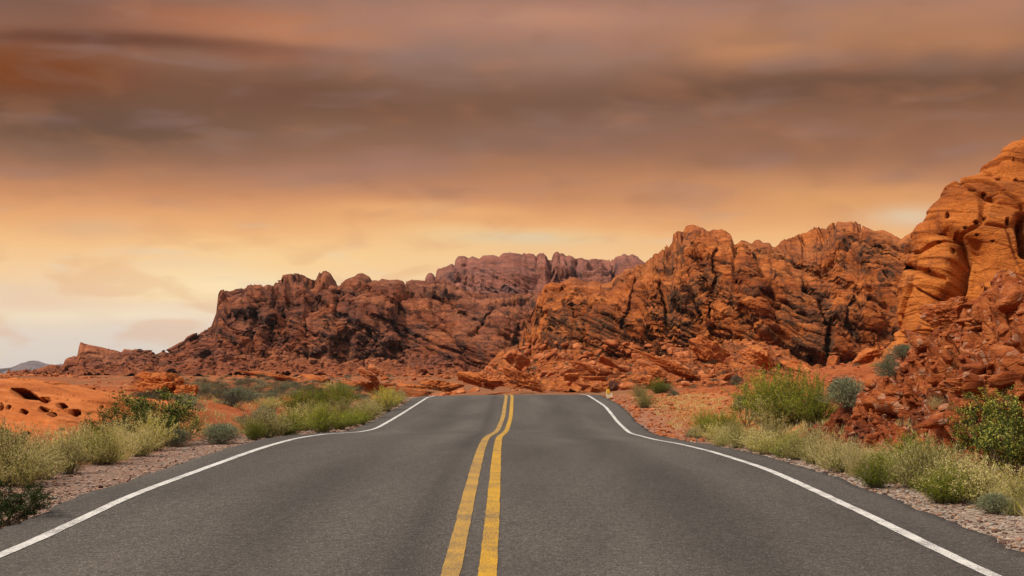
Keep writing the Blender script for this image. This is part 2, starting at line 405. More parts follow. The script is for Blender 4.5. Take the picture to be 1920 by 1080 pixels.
gs_ = g.m('MULTIPLY', g.mapr(X_, 5.3, 4.6), g.m('MULTIPLY', g.mapr(X_, 2, 3), g.mapr(Y_, 34, 24)))
grav = g.mix(g.m('MULTIPLY', gs_, .6), grav, g.ramp(pc, [(0, (.14, .11, .085)), (.4, (.26, .21, .165)), (.75, (.36, .30, .22)), (1, (.50, .44, .35))]))
grav = g.mix(1.0, grav, g.mapr(g.noise(pos, 5, 5, .75).outputs[0], .3, .7, .72, 1.25), 'MULTIPLY')
c = g.mix(gm, dirt, grav)
g.nt.links.new(c, b.inputs['Base Color']); b.inputs['Roughness'].default_value = 1
hb = g.m('ADD', g.m('MULTIPLY', g.m('SUBTRACT', 1.0, peb.outputs[0]), .5), g.m('MULTIPLY', g.noise(pos, 12, 6, .7).outputs[0], .8))
add_bump(g, b, hb, .035)
M['ground'] = m
nu, nv = len(gx), len(gy)
tag(link('ground', mesh_np('ground', np.stack([GX, GY, GZ], 2).reshape(-1, 3), gridq(nu, nv), mats=[m])), kind='structure')

# ------------------------------------------------------------------ road
def strip(name, o0, o1, y0, y1, dz, mat, nx=2, ragged=0.0, step=.1, seed=0, base=None, parent=None):
    Y = np.arange(y0, y1, step); t = np.linspace(0, 1, nx)
    e0 = np.full(len(Y), o0); e1 = np.full(len(Y), o1)
    if ragged:
        pp = np.stack([Y * 1.3, Y * 0 + seed, Y * 0], 1)
        pq = np.stack([Y * 5.3, Y * 0 + seed + 9, Y * 0], 1)
        e0 = e0 + ragged * (fbm(pp, 4, .7, seed) + .5 * vnoise(pq, seed)); pp[:, 1] += 7; e1 = e1 + ragged * (fbm(pp, 4, .7, seed) + .5 * vnoise(pq, seed + 3))
    O = e0[:, None] * (1 - t) + e1[:, None] * t
    X = cx(Y)[:, None] + O; YY = np.repeat(Y[:, None], nx, 1)
    Z = road_z(X, YY) + dz
    if base is not None:                                     # a dropped outer edge: the slab has a side face
        X = np.concatenate([X[:, :1], X, X[:, -1:]], 1); YY = np.concatenate([YY[:, :1], YY, YY[:, -1:]], 1)
        Z = np.concatenate([Z[:, :1] - base, Z, Z[:, -1:] - base], 1); nx += 2
    return link(name, mesh_np(name, np.stack([X, YY, Z], 2).reshape(-1, 3), gridq(nx, len(Y)), mats=[mat]), parent)
m, g, b = new_mat('asphalt')
geo = g.n('ShaderNodeNewGeometry'); pos = geo.outputs['Position']; X_, Y_, Z_ = g.sep(pos)
ag = g.noise(pos, 55, 3, .75).outputs[0]; ag2 = g.noise(pos, 14, 4, .7).outputs[0]
vo = g.voro(pos, 85); vc = g.sep(vo.outputs['Color'])[0]
f = g.m('ADD', g.m('MULTIPLY', ag, .55), g.m('MULTIPLY', ag2, .45))
c = g.ramp(f, [(.34, (.026, .021, .016)), (.5, (.074, .061, .048)), (.66, (.126, .105, .085))])
c = g.mix(g.m('MULTIPLY', g.mapr(vc, .88, .95), .5), c, (.26, .23, .20))
c = g.mix(g.m('MULTIPLY', g.mapr(vc, .16, .08), .6), c, (.018, .015, .013))
big = g.noise(g.mapping(pos, (0, 0, 0), (.55, .10, 1)), 1.0, 4, .6, .5).outputs[0]
k = g.mapr(big, .32, .68, .62, 1.08, False)
# polished wheel paths and the darker oil strip between them
def lane(x0, wd, amt, kk):
    d = g.m('DIVIDE', g.m('SUBTRACT', X_, x0), wd)
    e = g.m('EXPONENT', g.m('MULTIPLY', g.m('MULTIPLY', d, d), -1.0))
    return g.m('MULTIPLY', kk, g.m('ADD', 1.0, g.m('MULTIPLY', e, amt)))
for x0 in (-2.9, -1.35, .85, 2.45): k = lane(x0, .36, .14, k)
k = lane(-2.1, .34, -.14, k); k = lane(1.65, .4, -.17, k); k = lane(-.75, .13, -.26, k); k = lane(3.2, .2, -.12, k); k = lane(-.35, .16, .05, k)
# cracks, sparse
cr = g.voro(g.mapping(pos, (0, 0, 0), (.55, .28, 1)), 1.0, 'DISTANCE_TO_EDGE'); 
wob = g.noise(pos, 3, 4, .7)
cv = g.n('ShaderNodeVectorMath', operation='ADD'); g.set(cv.inputs[0], g.mapping(pos, (0, 0, .2), (.45, .3, 0)))
ws = g.n('ShaderNodeVectorMath', operation='SCALE'); g.set(ws.inputs[0], wob.outputs['Color']); ws.inputs['Scale'].default_value = .16
g.set(cv.inputs[1], ws.outputs[0]); g.set(cr.inputs['Vector'], cv.outputs[0])
cmask = g.m('MULTIPLY', g.mapr(cr.outputs[0], .006, .001), g.mapr(g.noise(pos, .5, 3).outputs[0], .5, .6))
c = g.mix(1.0, c, g.xyz(k, k, k), 'MULTIPLY')
c = g.mix(g.m('MULTIPLY', cmask, .5), c, (.03, .026, .023))
g.nt.links.new(c, b.inputs['Base Color']); b.inputs['Roughness'].default_value = .88; b.inputs['Specular IOR Level'].default_value = .3
add_bump(g, b, g.m('ADD', ag, g.m('MULTIPLY', vo.outputs[0], -.6)), .010)
M['asphalt'] = m
road = strip('road', -4.02, 4.12, -40, 150, 0, m, 60, .075, .06, 3, .16)
tag(road, kind='structure')
def paint(name, col, worn, wa=.55):
    m, g, b = new_mat(name); geo = g.n('ShaderNodeNewGeometry'); pos = geo.outputs['Position']
    a1 = g.noise(pos, 70, 3, .8).outputs[0]; a2 = g.noise(pos, 2.5, 4, .6).outputs[0]
    mk_ = g.mapr(g.m('ADD', g.m('MULTIPLY', a1, .75), g.m('MULTIPLY', a2, .35)), wa + .02, wa + .09)
    k = g.mapr(g.noise(pos, 30, 4, .7).outputs[0], .3, .7, .82, 1.1, False)
    c = g.mix(1.0, col, g.xyz(k, k, k), 'MULTIPLY')
    c = g.mix(g.m('MULTIPLY', mk_, worn), c, (.08, .07, .06))
    g.nt.links.new(c, b.inputs['Base Color']); b.inputs['Roughness'].default_value = .7
    add_bump(g, b, a1, .006); return m
M['white'] = paint('white_road_paint', (.58, .55, .50), .85, .53); M['yellow'] = paint('yellow_road_paint', (.50, .265, .016), .8, .52)
M['yellow_dull'] = paint('dusty_yellow_road_paint', (.42, .235, .042), .8, .52)
for o0 in (-HW - .055, HW - .055):
    strip('edge_line', o0, o0 + .105, -40, 120, .005, M['white'], 3, .006, .05, 11, parent=road)
strip('center_line', -.185, -.055, -40, 120, .005, M['yellow_dull'], 3, .006, .05, 21, parent=road)
strip('center_line', .065, .19, -40, 120, .005, M['yellow'], 3, .006, .05, 31, parent=road)

# ------------------------------------------------------------------ rock displacement
def rot_bed(p, dip, az_=12):
    a = R(dip); b_ = R(az_); x, y, z = p[:, 0], p[:, 1], p[:, 2]
    x2 = x * math.cos(b_) - y * math.sin(b_); y2 = x * math.sin(b_) + y * math.cos(b_)
    # beds fall towards +x by the dip
    s = x2 * math.sin(a) + z * math.cos(a); t = x2 * math.cos(a) - z * math.sin(a)
    return np.stack([t, y2, s], 1)
def ledges(s, seed, soft=.3):
    i = np.floor(s); f = s - i; ii = i.astype(np.int64); zz = np.zeros_like(ii)
    a = _h(ii, zz, zz, seed); b_ = _h(ii + 1, zz, zz, seed)
    return a + (b_ - a) * sstep(1 - soft, 1, f) - .5 - .5 * (f - .5) * min(1, .3 / soft) - (1.1 * np.exp(-((f - .03) / .05) ** 2) if soft < .2 else 0)
def blocks(p, size, dip, seed, elong=(4.6, 2.4, .8), warp=.09, tilt=.8, crackw=.07):
    q = rot_bed(p, dip) / size
    q = q + warp * np.stack([fbm(q * .9 + 5, 3, .5, seed + 40), fbm(q * .9 + 31, 3, .5, seed + 50), fbm(q * .9 + 57, 3, .5, seed + 60)], 1)
    F1, F2, r, cv = worley(q / np.array(elong), seed)
    d = (r[0] - .5) * 1.2 + tilt * (cv[:, 0] * (r[1] - .5) * 2 + cv[:, 2] * ((r[2] - .5) * 1.6 - .9))
    edge = sstep(0, crackw, F2 - F1)
    return d, edge
def rocky(G, sizes, dip, seed, keep=1.0, fine=.12, led=(3.0, .5), fade=None):
    """push a (nv,nu,3) sheet into bedded, jointed rock, coarse to fine"""
    nv, nu, _ = G.shape
    for k, (sz, amp, crk) in enumerate(sizes):
        N = gnormals(G).reshape(-1, 3); p = G.reshape(-1, 3)
        d, e = blocks(p, sz, dip, seed + 100 * k)
        dd = amp * d - crk * (1 - e)
        if k == 0 and led[1]:
            q = rot_bed(p, dip); s = q[:, 2] / led[0] + .34 * fbm(q * np.array([.18, .18, .5]) / led[0], 3, .45, seed + 7)
            L = ledges(s, seed + 3, .12) + .5 * ledges(s * 2.3 + 3, seed + 4, .15) + .18 * ledges(s * 6.1, seed + 6)
            am = .25 + .75 * sstep(-.25, .3, fbm(p / (led[0] * 4), 3, .5, seed + 8))
            dd = dd + led[1] * L * am
        if fade is not None: dd = dd * fade.reshape(-1)
        N = N * np.array([.45, 1, 1]) if k == 0 else N
        dd = dd - dd.mean()
        G = (p + N * dd[:, None]).reshape(nv, nu, 3)
    N = gnormals(G).reshape(-1, 3); p = G.reshape(-1, 3)
    sz = sizes[-1][0]
    q = rot_bed(p, dip) * np.array([.5, .5, 1.4]) / sz
    dd = fine * (fbm(q * 1.5, 5, .6, seed + 300) + .5 * ridged(q * 3, 3, seed + 310))
    if fade is not None: dd = dd * fade.reshape(-1)
    return (p + N * dd[:, None]).reshape(nv, nu, 3)

def proj(p):
    d = p - np.array([0, 0, CAMZ])
    yc = d[:, 1] * math.cos(TH) + d[:, 2] * math.sin(TH); zc = -d[:, 1] * math.sin(TH) + d[:, 2] * math.cos(TH)
    return 960 + F * d[:, 0] / yc, 540 - F * zc / yc
def groove(G, N, pts, wd, dep):
    p = G.reshape(-1, 3).copy(); px, py = proj(p); best = np.full(len(p), 1e9)
    wv = 7 * vnoise(np.stack([px * .05, py * .05, px * 0], 1), 61)
    for (ax, ay), (bx, by) in zip(pts[:-1], pts[1:]):
        vx, vy = bx - ax, by - ay; L2 = vx * vx + vy * vy
        t = np.clip(((px - ax) * vx + (py - ay) * vy) / L2, 0, 1)
        best = np.minimum(best, np.hypot(px + wv - ax - t * vx, py - ay - t * vy))
    p += np.array([0, 1, 0]) * (dep * np.exp(-(best / wd) ** 2))[:, None]
    return p.reshape(G.shape)

def ridge(name, sil, Dc, D0, z0, step, seed, mat, sizes, led, dip=24, talus=.25, td=.5, nv=260, nb=40, back=40, fine=.15, mesa=.08, dvar=4.0, kfade=.13, talus_fn=None, joints=()):
    """a range of hills: front slope from a foot at depth D0 to the traced crest at Dc, then a top and a back slope"""
    s = np.array(sil, float)
    X0 = (s[0, 0] - 960) / F * Dc; X1 = (s[-1, 0] - 960) / F * Dc
    nu = int((X1 - X0) / step) + 1; X = np.linspace(X0, X1, nu)
    py = np.interp(X / Dc * F + 960, s[:, 0], s[:, 1])
    Zc = CAMZ + Dc * (700 - py) / F
    ex = np.stack([X * .12, X * 0 + seed, X * 0], 1)
    Dcv = Dc + dvar * fbm(ex, 3, .5, seed)
    Zc = CAMZ + (Zc - CAMZ) * Dcv / Dc
    Xc = X * Dcv / Dc
    # the foot keeps a minimum run in front of low parts
    hgt = np.clip(Zc - z0, .3, None); hs = np.convolve(np.pad(hgt, 60, mode='edge'), np.ones(121) / 121, mode='valid')
    run = (Dc - D0) * np.clip(hs / max(hs.max() * .75, 1), .15, 1.0)
    tv = talus + .10 * fbm(ex * 2.2, 3, .5, seed + 5)
    if talus_fn is not None: tv = talus_fn(X / Dc * F + 960) + .05 * fbm(ex * 2.2, 3, .5, seed + 5)
    t = np.linspace(0, 1, nv)[:, None]
    # z fraction and depth fraction along the slope
    tz = np.where(t < .35, t / .35 * tv, tv + (1 - tv) * ((t - .35) / .65) ** .92)
    a = np.clip((t - .35) / .65, 0, 1)
    cl = .35 * a + .65 * (a ** 3)
    td_ = td
    dz = np.where(t < .35, (t / .35) * td_, td_ + (1 - td_) * cl)
    Yg = Dcv[None] - run[None] * (1 - dz)
    Zg = z0 + (Zc - z0)[None] * tz
    # stop heights from going under the foot where the crest is low
    Xg = np.repeat(Xc[None], nv, 0)
    tb = np.linspace(0, 1, nb + 1)[1:, None]
    Yb = Dcv[None] + back * (tb ** 1.3); Zb = Zc[None] - (Zc - z0 + 2)[None] * (tb ** 2) 
    Xb = np.repeat(Xc[None], nb, 0)
    G = np.stack([np.concatenate([Xg, Xb]), np.concatenate([Yg, Yb]), np.concatenate([Zg, Zb])], 2)
    vv = np.concatenate([t[:, 0], 1 + tb[:, 0]])
    fd = np.ones((nv + nb, nu))
    fd *= np.where(vv < .35, .25 + .75 * sstep(.22, .42, vv), 1)[:, None]
    fd *= (1 - (1 - kfade) * np.exp(-((vv - 1.0) / .11) ** 2))[:, None]
    fd *= sstep(0, .12, vv)[:, None]
    hm = (Zc - z0) / np.percentile(Zc - z0, 80); fd *= (np.clip(hm, .0, 1) ** .8)[None]
    e = np.minimum(np.arange(nu), np.arange(nu)[::-1]) * step; fd *= sstep(0, 2.5, e)[None]
    G = rocky(G, sizes, dip, seed, led=led, fine=fine, fade=fd)
    # settle the heights so that the crest line is the one traced
    for it in range(3):
        p = G.reshape(-1, 3); px_, py_ = proj(p); bw = 2.0 * max(1, step * F / Dc / 1.2); b0 = s[0, 0]
        nb_ = int((s[-1, 0] - b0) / bw) + 1; bi = np.clip(((px_ - b0) / bw).astype(int), 0, nb_ - 1)
        top = np.full(nb_, 1e9); np.minimum.at(top, bi, py_)
        xc = b0 + (np.arange(nb_) + .5) * bw; tgt = np.interp(xc, s[:, 0], s[:, 1])
        hz = 700 - (z0 - CAMZ) / Dc * F
        ok = (top < 1e8) & (hz - tgt > 6); fac = np.where(ok, (hz - tgt) / np.maximum(hz - np.where(ok, top, 0), 4), 1)
        fac = np.clip(fac, .45, 1.6); fac = np.convolve(np.pad(fac, 1, mode='edge'), [.2, .6, .2], mode='valid')
        fv = np.interp(px_, xc, fac); p[:, 2] = z0 + (p[:, 2] - z0) * fv
    for pts_, w_, dp in joints:
        Nn = gnormals(G); Nn = Nn if Nn[nv // 2, nu // 2, 1] < 0 else -Nn
        G = groove(G, Nn, pts_, w_, dp)
    # loose rubble skin on the lower slope
    p = G.reshape(-1, 3); N = gnormals(G).reshape(-1, 3)
    tm = (np.where(vv < .45, 1, 0) * sstep(.46, .30, vv))[:, None] * np.ones((1, nu))
    sel = np.where(tm.ravel() > 0)[0]
    for sz, am in ((sizes[-1][0] * .9, .45), (sizes[-1][0] * .4, .2)):
        F1, F2, r, cv = worley(p[sel] / sz, seed + 77)
        dd = 1.5 * am * sz * np.clip(1 - F1 * 1.5, 0, 1) * (r[0] > .35) * (.4 + r[1]) * tm.ravel()[sel]
        p[sel] += N[sel] * dd[:, None]
    o = link(name, mesh_np(name, p, gridq(nu, nv + nb), mats=[mat]))
    return o, p.reshape(nv + nb, nu, 3)

S = 'structure'
# far violet mountain
sil = [(-900, 690), (-500, 676), (-200, 700), (0, 691), (22, 688), (40, 680), (64, 675), (85, 680), (98, 687), (108, 682), (118, 681), (135, 690), (200, 698), (400, 706), (500, 720)]
o, _ = ridge('distant_mountain', sil, 4200, 3500, -34, 9, 3, M['far'], [(160, 14, 0), (50, 4, 0)], (60, 0), nv=40, nb=10, back=900, fine=4, dvar=60)
tag(o, kind=S)
# back plateau
sil = [(640, 700), (740, 560), (780, 540), (797, 524), (799, 514), (806, 511), (818, 515), (819, 505), (835, 500), (852, 492), (853, 485), (860, 480), (872, 480), (878, 484), (886, 480), (898, 485), (905, 479), (925, 478), (936, 481), (942, 475), (955, 473), (975, 476), (995, 475), (1008, 479), (1012, 474), (1022, 475), (1027, 486), (1034, 495), (1036, 476),
       (1044, 474), (1056, 475), (1062, 481), (1068, 478), (1080, 485), (1092, 483), (1100, 487), (1115, 485), (1150, 489), (1154, 481), (1164, 479), (1170, 475), (1178, 479), (1186, 476), (1196, 481), (1206, 490), (1225, 500), (1260, 510), (1330, 520), (1420, 600)]
o, _ = ridge('plateau', sil, 450, 385, 1.2, .30, 21, M['back'], [(15, 5.0, 1.8), (5, 1.2, .6), (1.9, .3, .2)], (4.2, 1.5), nv=260, nb=24, back=60, fine=.22, talus=.15, td=.3, dvar=8, joints=[([(1034, 480), (1037, 505), (1042, 540)], 3, 4), ([(852, 492), (930, 522), (990, 548)], 3, 2), ([(1085, 488), (1080, 530)], 2.5, 2.5), ([(1110, 500), (1150, 530)], 2.5, 2)])
tag(o, kind=S)
# long red-brown ridge on the left with its low outlier
sil = [(-60, 722), (20, 720), (46, 716), (52, 704), (60, 694), (75, 690), (88, 685), (95, 683), (118, 685), (120, 675), (125, 671), (140, 667), (147, 664), (143.5, 656), (144, 647), (152, 641), (160, 645), (176, 648), (192, 651), (228, 660), (231, 654), (250, 656), (275, 660), (293, 668), (305, 660), (318, 652), (335, 643), (345, 640), (349, 632), (358, 627), (366, 624), (374, 625), (385, 618), (400, 609), (404, 598), (406, 566),
       (410, 546), (418, 542), (424, 545), (432, 547), (440, 543), (452, 540), (462, 543), (464, 534), (476, 533), (484, 538), (494, 535), (503, 537), (512, 536), (515, 530), (526, 526), (529, 519), (541, 515), (555, 512), (568, 516), (580, 522), (590, 526), (598, 515), (604, 509), (611, 507), (620, 512), (626, 522), (631, 531), (634, 538), (640, 530), (650, 523), (664, 518), (670, 513), (680, 512), (692, 518), (697, 525), (712, 526), (714, 522), (730, 525), (745, 524), (762, 528), (772, 524), (795, 526),
       (806, 528), (830, 524), (846, 530), (860, 538), (880, 548), (905, 552), (925, 549), (945, 552), (1000, 548), (1060, 545), (1120, 560), (1250, 620)]
def tf_left(px): return np.interp(px, [0, 200, 290, 330, 400, 430, 700, 760, 1100], [.1, .12, .5, .72, .72, .42, .15, .12, .12])
o, GL = ridge('rocky_hills', sil, 255, 185, .9, .15, 8, M['left'], [(8.5, 3.6, 1.4), (3.2, 1.0, .6), (1.2, .26, .2)], (3.0, 1.2), nv=330, nb=24, back=50, fine=.14, dip=27, td=.35, dvar=5, kfade=.05, talus_fn=tf_left, joints=[([(512, 535), (510, 590), (500, 650)], 3.5, 2.5), ([(636, 552), (628, 600)], 3, 1.6), ([(478, 570), (472, 640)], 4, 2), ([(815, 560), (900, 605), (965, 645)], 3, 1.6), ([(700, 590), (800, 640), (880, 670)], 3, 1.6), ([(918, 580), (900, 625)], 3, 1.6), ([(590, 560), (640, 590), (700, 630)], 3, 1.5), ([(742, 572), (735, 610), (750, 660)], 4, 1.5), ([(540, 640), (600, 690)], 3, 1.4)])
tag(o, kind=S)
# nearer orange-brown ridge on the right
sil = [(700, 742), (800, 738), (860, 722), (880, 706), (905, 694), (925, 672), (940, 655), (965, 648), (978, 640), (984, 612), (996, 596), (1003, 580), (1006, 558), (1014, 548), (1020, 534), (1034, 529), (1050, 531), (1062, 524), (1076, 519), (1088, 524), (1100, 529), (1114, 526), (1130, 531), (1142, 531), (1152, 520), (1166, 512), (1172, 505), (1186, 502), (1194, 496), (1204, 497), (1214, 488), (1228, 478), (1236, 474), (1243, 466), (1252, 464), (1262, 458), (1260, 446), (1262, 438), (1272, 435), (1280, 438), (1283, 428), (1290, 422), (1300, 421), (1312, 425), (1324, 432), (1332, 434), (1336, 430), (1346, 431), (1352, 429), (1362, 433), (1371, 440), (1374, 448), (1377, 459), (1384, 456), (1390, 450), (1400, 452), (1408, 457), (1416, 450), (1424, 449), (1432, 455), (1444, 455), (1449, 463), (1458, 460), (1464, 452), (1475, 448), (1490, 443), (1502, 440), (1518, 434), (1524, 428), (1534, 426), (1542, 430), (1556, 427), (1560, 418), (1572, 415), (1586, 417), (1596, 415), (1612, 420), (1640, 433), (1656, 431), (1668, 436), (1690, 448), (1698, 442), (1712, 434), (1722, 436), (1760, 450), (1850, 440), (1960, 470), (2060, 520), (2200, 640)]
def tf_near(px): return np.interp(px, [700, 900, 1000, 1100, 1280, 1380, 1500, 2200], [.5, .45, .36, .26, .22, .14, .12, .12])
o, GN = ridge('rocky_ridge', sil, 165, 102, -.25, .085, 9, M['near'], [(5.4, 2.5, 1.0), (2.0, .72, .42), (.75, .18, .13)], (1.9, .8), nv=430, nb=24, back=40, fine=.09, dip=26, td=.55, dvar=3, talus_fn=tf_near, joints=[([(1515, 545), (1545, 575), (1553, 620), (1562, 690)], 5, 2.2), ([(1192, 492), (1188, 560), (1165, 615)], 3, 1.6), ([(1346, 470), (1340, 560), (1328, 600)], 3.5, 1.3), ([(1232, 500), (1252, 560), (1246, 622)], 5, 1.5), ([(990, 600), (1060, 632), (1160, 668)], 2.5, 1.1), ([(1110, 578), (1180, 612), (1260, 650)], 2.5, 1.1), ([(1385, 528), (1480, 570), (1550, 625)], 4, 1.4), ([(1490, 498), (1600, 545), (1690, 592)], 3.5, 1.4), ([(1050, 545), (1085, 600)], 2.5, .9), ([(1600, 560), (1590, 610), (1620, 650)], 4, 1.4), ([(1420, 470), (1500, 500), (1560, 520)], 3, 1.1), ([(1290, 440), (1320, 500)], 2.5, .8)])
tag(o, kind=S)

# ------------------------------------------------------------------ bright sandstone tower on the right
def proj(p):
    d = p - np.array([0, 0, CAMZ])
    yc = d[:, 1] * math.cos(TH) + d[:, 2] * math.sin(TH); zc = -d[:, 1] * math.sin(TH) + d[:, 2] * math.cos(TH)
    return 960 + F * d[:, 0] / yc, 540 - F * zc / yc
TY = 47.0
lc = np.array([(690, 1655), (660, 1670), (640, 1683), (600, 1690), (560, 1694), (510, 1706), (470, 1716), (440, 1719), (428, 1727), (412, 1744), (395, 1753), (365, 1773), (342, 1793), (337, 1812), (328, 1832), (316, 1841), (305, 1852), (296, 1868), (285, 1884), (274, 1896), (267, 1904), (262, 1925)])[::-1]
rc = np.array([(262, 1950), (275, 2010), (320, 2080), (420, 2180), (560, 2270), (690, 2380)])
nl, na = 360, 560
pyv = np.linspace(690, 262.5, nl)
XL = (np.interp(pyv, lc[:, 0], lc[:, 1]) - 960) / F * TY; XR = (np.interp(pyv, rc[:, 0], rc[:, 1]) - 960) / F * TY
Zt = CAMZ + (700 - pyv) / F * TY
ph = np.linspace(-.25, 2 * math.pi - .25, na)
A_ = (XR - XL) / 2; XC = (XR + XL) / 2; B_ = np.minimum(A_ * .75, 4.2) * (.55 + .45 * (pyv - 262) / 430)
sp_ = np.sign(np.sin(ph)) * np.abs(np.sin(ph)) ** .8; cp_ = np.sign(np.cos(ph)) * np.abs(np.cos(ph)) ** .8
G = np.stack([XC[:, None] - A_[:, None] * cp_[None], TY - B_[:, None] * sp_[None], np.repeat(Zt[:, None], na, 1)], 2)
# cap
cap = []
for k in (.85, .65, .4, .15, 0.0):
    c0 = np.array([XC[-1], TY, Zt[-1]]); r = (G[-1] - c0) * k; r[:, 2] = .3 * (1 - k * k); cap.append((c0 + r)[None])
G = np.concatenate([G] + cap)
def holes(G, N, hs, dep):
    p = G.reshape(-1, 3); px, py = proj(p); front = (N.reshape(-1, 3)[:, 1] < .2)
    n = vnoise(p * 3.1, 77) * .45 + vnoise(p * 8, 78) * .2
    for (hx, hy, rx, ry) in hs:
        dd = np.sqrt(((px - hx) / (rx * .8)) ** 2 + ((py - hy) / (ry * .8)) ** 2) + n
        p[:, :] += (-N.reshape(-1, 3) * (dep * min(1.3, (rx + ry) / 12) * sstep(1.15, .55, dd) * front)[:, None]) + np.array([0, .1, .12]) * (sstep(1.1, .5, dd) * front)[:, None]
    return p.reshape(G.shape)
def polyline_groove(G, N, pts, wd, dep, side=0):
    p = G.reshape(-1, 3); px, py = proj(p); best = np.full(len(p), 1e9)
    wv = 5 * vnoise(p * 1.3, 61)
    for (ax, ay), (bx, by) in zip(pts[:-1], pts[1:]):
        vx, vy = bx - ax, by - ay; L2 = vx * vx + vy * vy
        t = np.clip(((px - ax) * vx + (py - ay) * vy) / L2, 0, 1)
        best = np.minimum(best, np.hypot(px + wv - ax - t * vx, py - ay - t * vy))
    p += -N.reshape(-1, 3) * (dep * np.exp(-(best / wd) ** 2) * (N.reshape(-1, 3)[:, 1] < .3))[:, None]
    return p.reshape(G.shape)
N = gnormals(G)
N[-5:] = (0, 0, 1)
sg = -1 if (N[nl // 2, int(na * .27)] @ np.array([0, -1, 0])) < 0 else 1; N *= sg; N[-5:] = (0, 0, 1)
p = G.reshape(-1, 3)
d = .34 * fbm(p * .28, 3, .5, 4)
q = rot_bed(p, 17, 5)
sb = q[:, 2] / .85 + .5 * fbm(p * .25, 3, .5, 12)
d = d + .11 * ledges(sb, 41, .35) + .07 * ledges(sb * 2.9 + 2, 42, .3) * sstep(-.3, .4, fbm(p * .5, 2, .5, 3)) + .05 * fbm(q * np.array([.8, .8, 4]), 4, .55, 6)
F1, F2, rr, cv = worley(rot_bed(p, 20) / np.array([3.6, 3.0, 1.9]) + .25 * np.stack([vnoise(p * .5, 1), vnoise(p * .5, 2), vnoise(p * .5, 3)], 1), 55)
d = d - .20 * (1 - sstep(0, .07, F2 - F1)) + .15 * (rr[0] - .5)
G = (p + N.reshape(-1, 3) * d[:, None]).reshape(G.shape)
G = polyline_groove(G, N, [(1752, 428), (1770, 432), (1790, 445), (1802, 480), (1788, 530), (1760, 585), (1742, 650)], 13, .75)
G = polyline_groove(G, N, [(1918, 410), (1922, 470)], 9, 1.2)
G = polyline_groove(G, N, [(1700, 500), (1735, 512), (1768, 520)], 6, .35)
G = polyline_groove(G, N, [(1830, 470), (1825, 520), (1800, 580)], 24, .6)
G = polyline_groove(G, N, [(1795, 338), (1850, 372), (1915, 390)], 4, .22)
hs = [(1776, 404, 7, 7), (1872, 335, 8, 4), (1905, 336, 5, 4), (1845, 364, 5, 4), (1824, 356, 12, 3), (1810, 427, 6, 4), (1830, 416, 5, 4), (1846, 411, 4, 3), (1832, 441, 4, 3), (1812, 444, 4, 8), (1890, 415, 4, 8), (1749, 450, 6, 4),
      (1760, 455, 5, 4), (1776, 464, 5, 6), (1786, 471, 4, 8), (1724, 501, 6, 4), (1739, 507, 6, 4), (1885, 481, 5, 3), (1862, 452, 6, 3), (1720, 470, 4, 3), (1902, 300, 6, 3), (1868, 392, 3, 3), (1700, 560, 4, 3), (1735, 560, 4, 2)]
G = holes(G, N, hs[::2] + hs[1:8:2], .36)
tower = link('sandstone_tower', mesh_np('sandstone_tower', G.reshape(-1, 3), gridq(na, nl + 5)[:, ::-1], mats=[M['tower']]))
tag(tower, 'towering smooth bright orange sandstone outcrop pitted with small dark holes at the right edge', 'rock formation')

# ------------------------------------------------------------------ rubble embankment under it
def f_foot(y): return cx(y) + 4.0 + 1.7
ny_, nx_ = 760, 420
Yv = 10.5 + (66 - 10.5) * np.linspace(0, 1, ny_) ** 1.25
tu = np.linspace(0, 1, nx_) ** 1.25
Yg = np.repeat(Yv[:, None], nx_, 1); Xg = f_foot(Yv)[:, None] + tu[None] * (15.5)
Zg = ground_z(Xg, Yg)
G = np.stack([Xg, Yg, Zg], 2)
a = Xg - f_foot(Yg)
edge = sstep(.0, .7, a) * sstep(66, 44, Yg) * sstep(10.5, 12, Yg)
# the left part towards the dip is smooth dirt: only small stones there
rk = sstep(31, 27, Yg) * sstep(.1, .9, a); rk = np.maximum(rk, sstep(3.6, 5.4, a - (Yg - 34) * .18))
rk = np.clip(rk + .35 * fbm(np.stack([Xg.ravel() * .8, Yg.ravel() * .8, Xg.ravel() * 0], 1), 3, .5, 91).reshape(rk.shape) * (rk > .02) * (rk < .98), 0, 1)
G0 = G.copy(); N = gnormals(G); 
if N[5, 5, 2] < 0: N = -N
p = G.reshape(-1, 3); Nf = N.reshape(-1, 3) * .8 + np.array([0, -.25, .1]); fd = (edge * (.22 + .78 * rk)).ravel()
d = np.zeros(len(p))
d1, e1 = blocks(p, 1.15, 16, 401, elong=(2.0, 1.6, .7)); d += .42 * d1 - .25 * (1 - e1)
d2, e2 = blocks(p, .62, 22, 402, elong=(1.8, 1.4, .7)); d += .22 * d2 - .12 * (1 - e2)
q = rot_bed(p, 10); d += .30 * ledges(q[:, 2] / .5 + .5 * fbm(p * .4, 3, .5, 21), 43, .35) * sstep(.0, .3, fbm(p * .35, 2, .5, 31))
F1, F2, rr, cv = worley(p / .34, 404); d += .19 * np.clip(1 - F1 * 1.4, 0, 1) * (rr[0] > .3)
F1, F2, rr, cv = worley(p / .15, 405); d += .10 * np.clip(1 - F1 * 1.4, 0, 1) * (rr[0] > .3)
d += .25 * fbm(p * .5, 3, .5, 55)
p = p + Nf * (d * fd + .03 - .12 * (1 - edge.ravel()) - .5 * (1 - sstep(.05, .3, rk.ravel())))[:, None]
GE = p.reshape(G.shape)
tag(link('rubble_slope', mesh_np('rubble_slope', p, gridq(nx_, ny_), mats=[M['rubble']])), kind='structure')

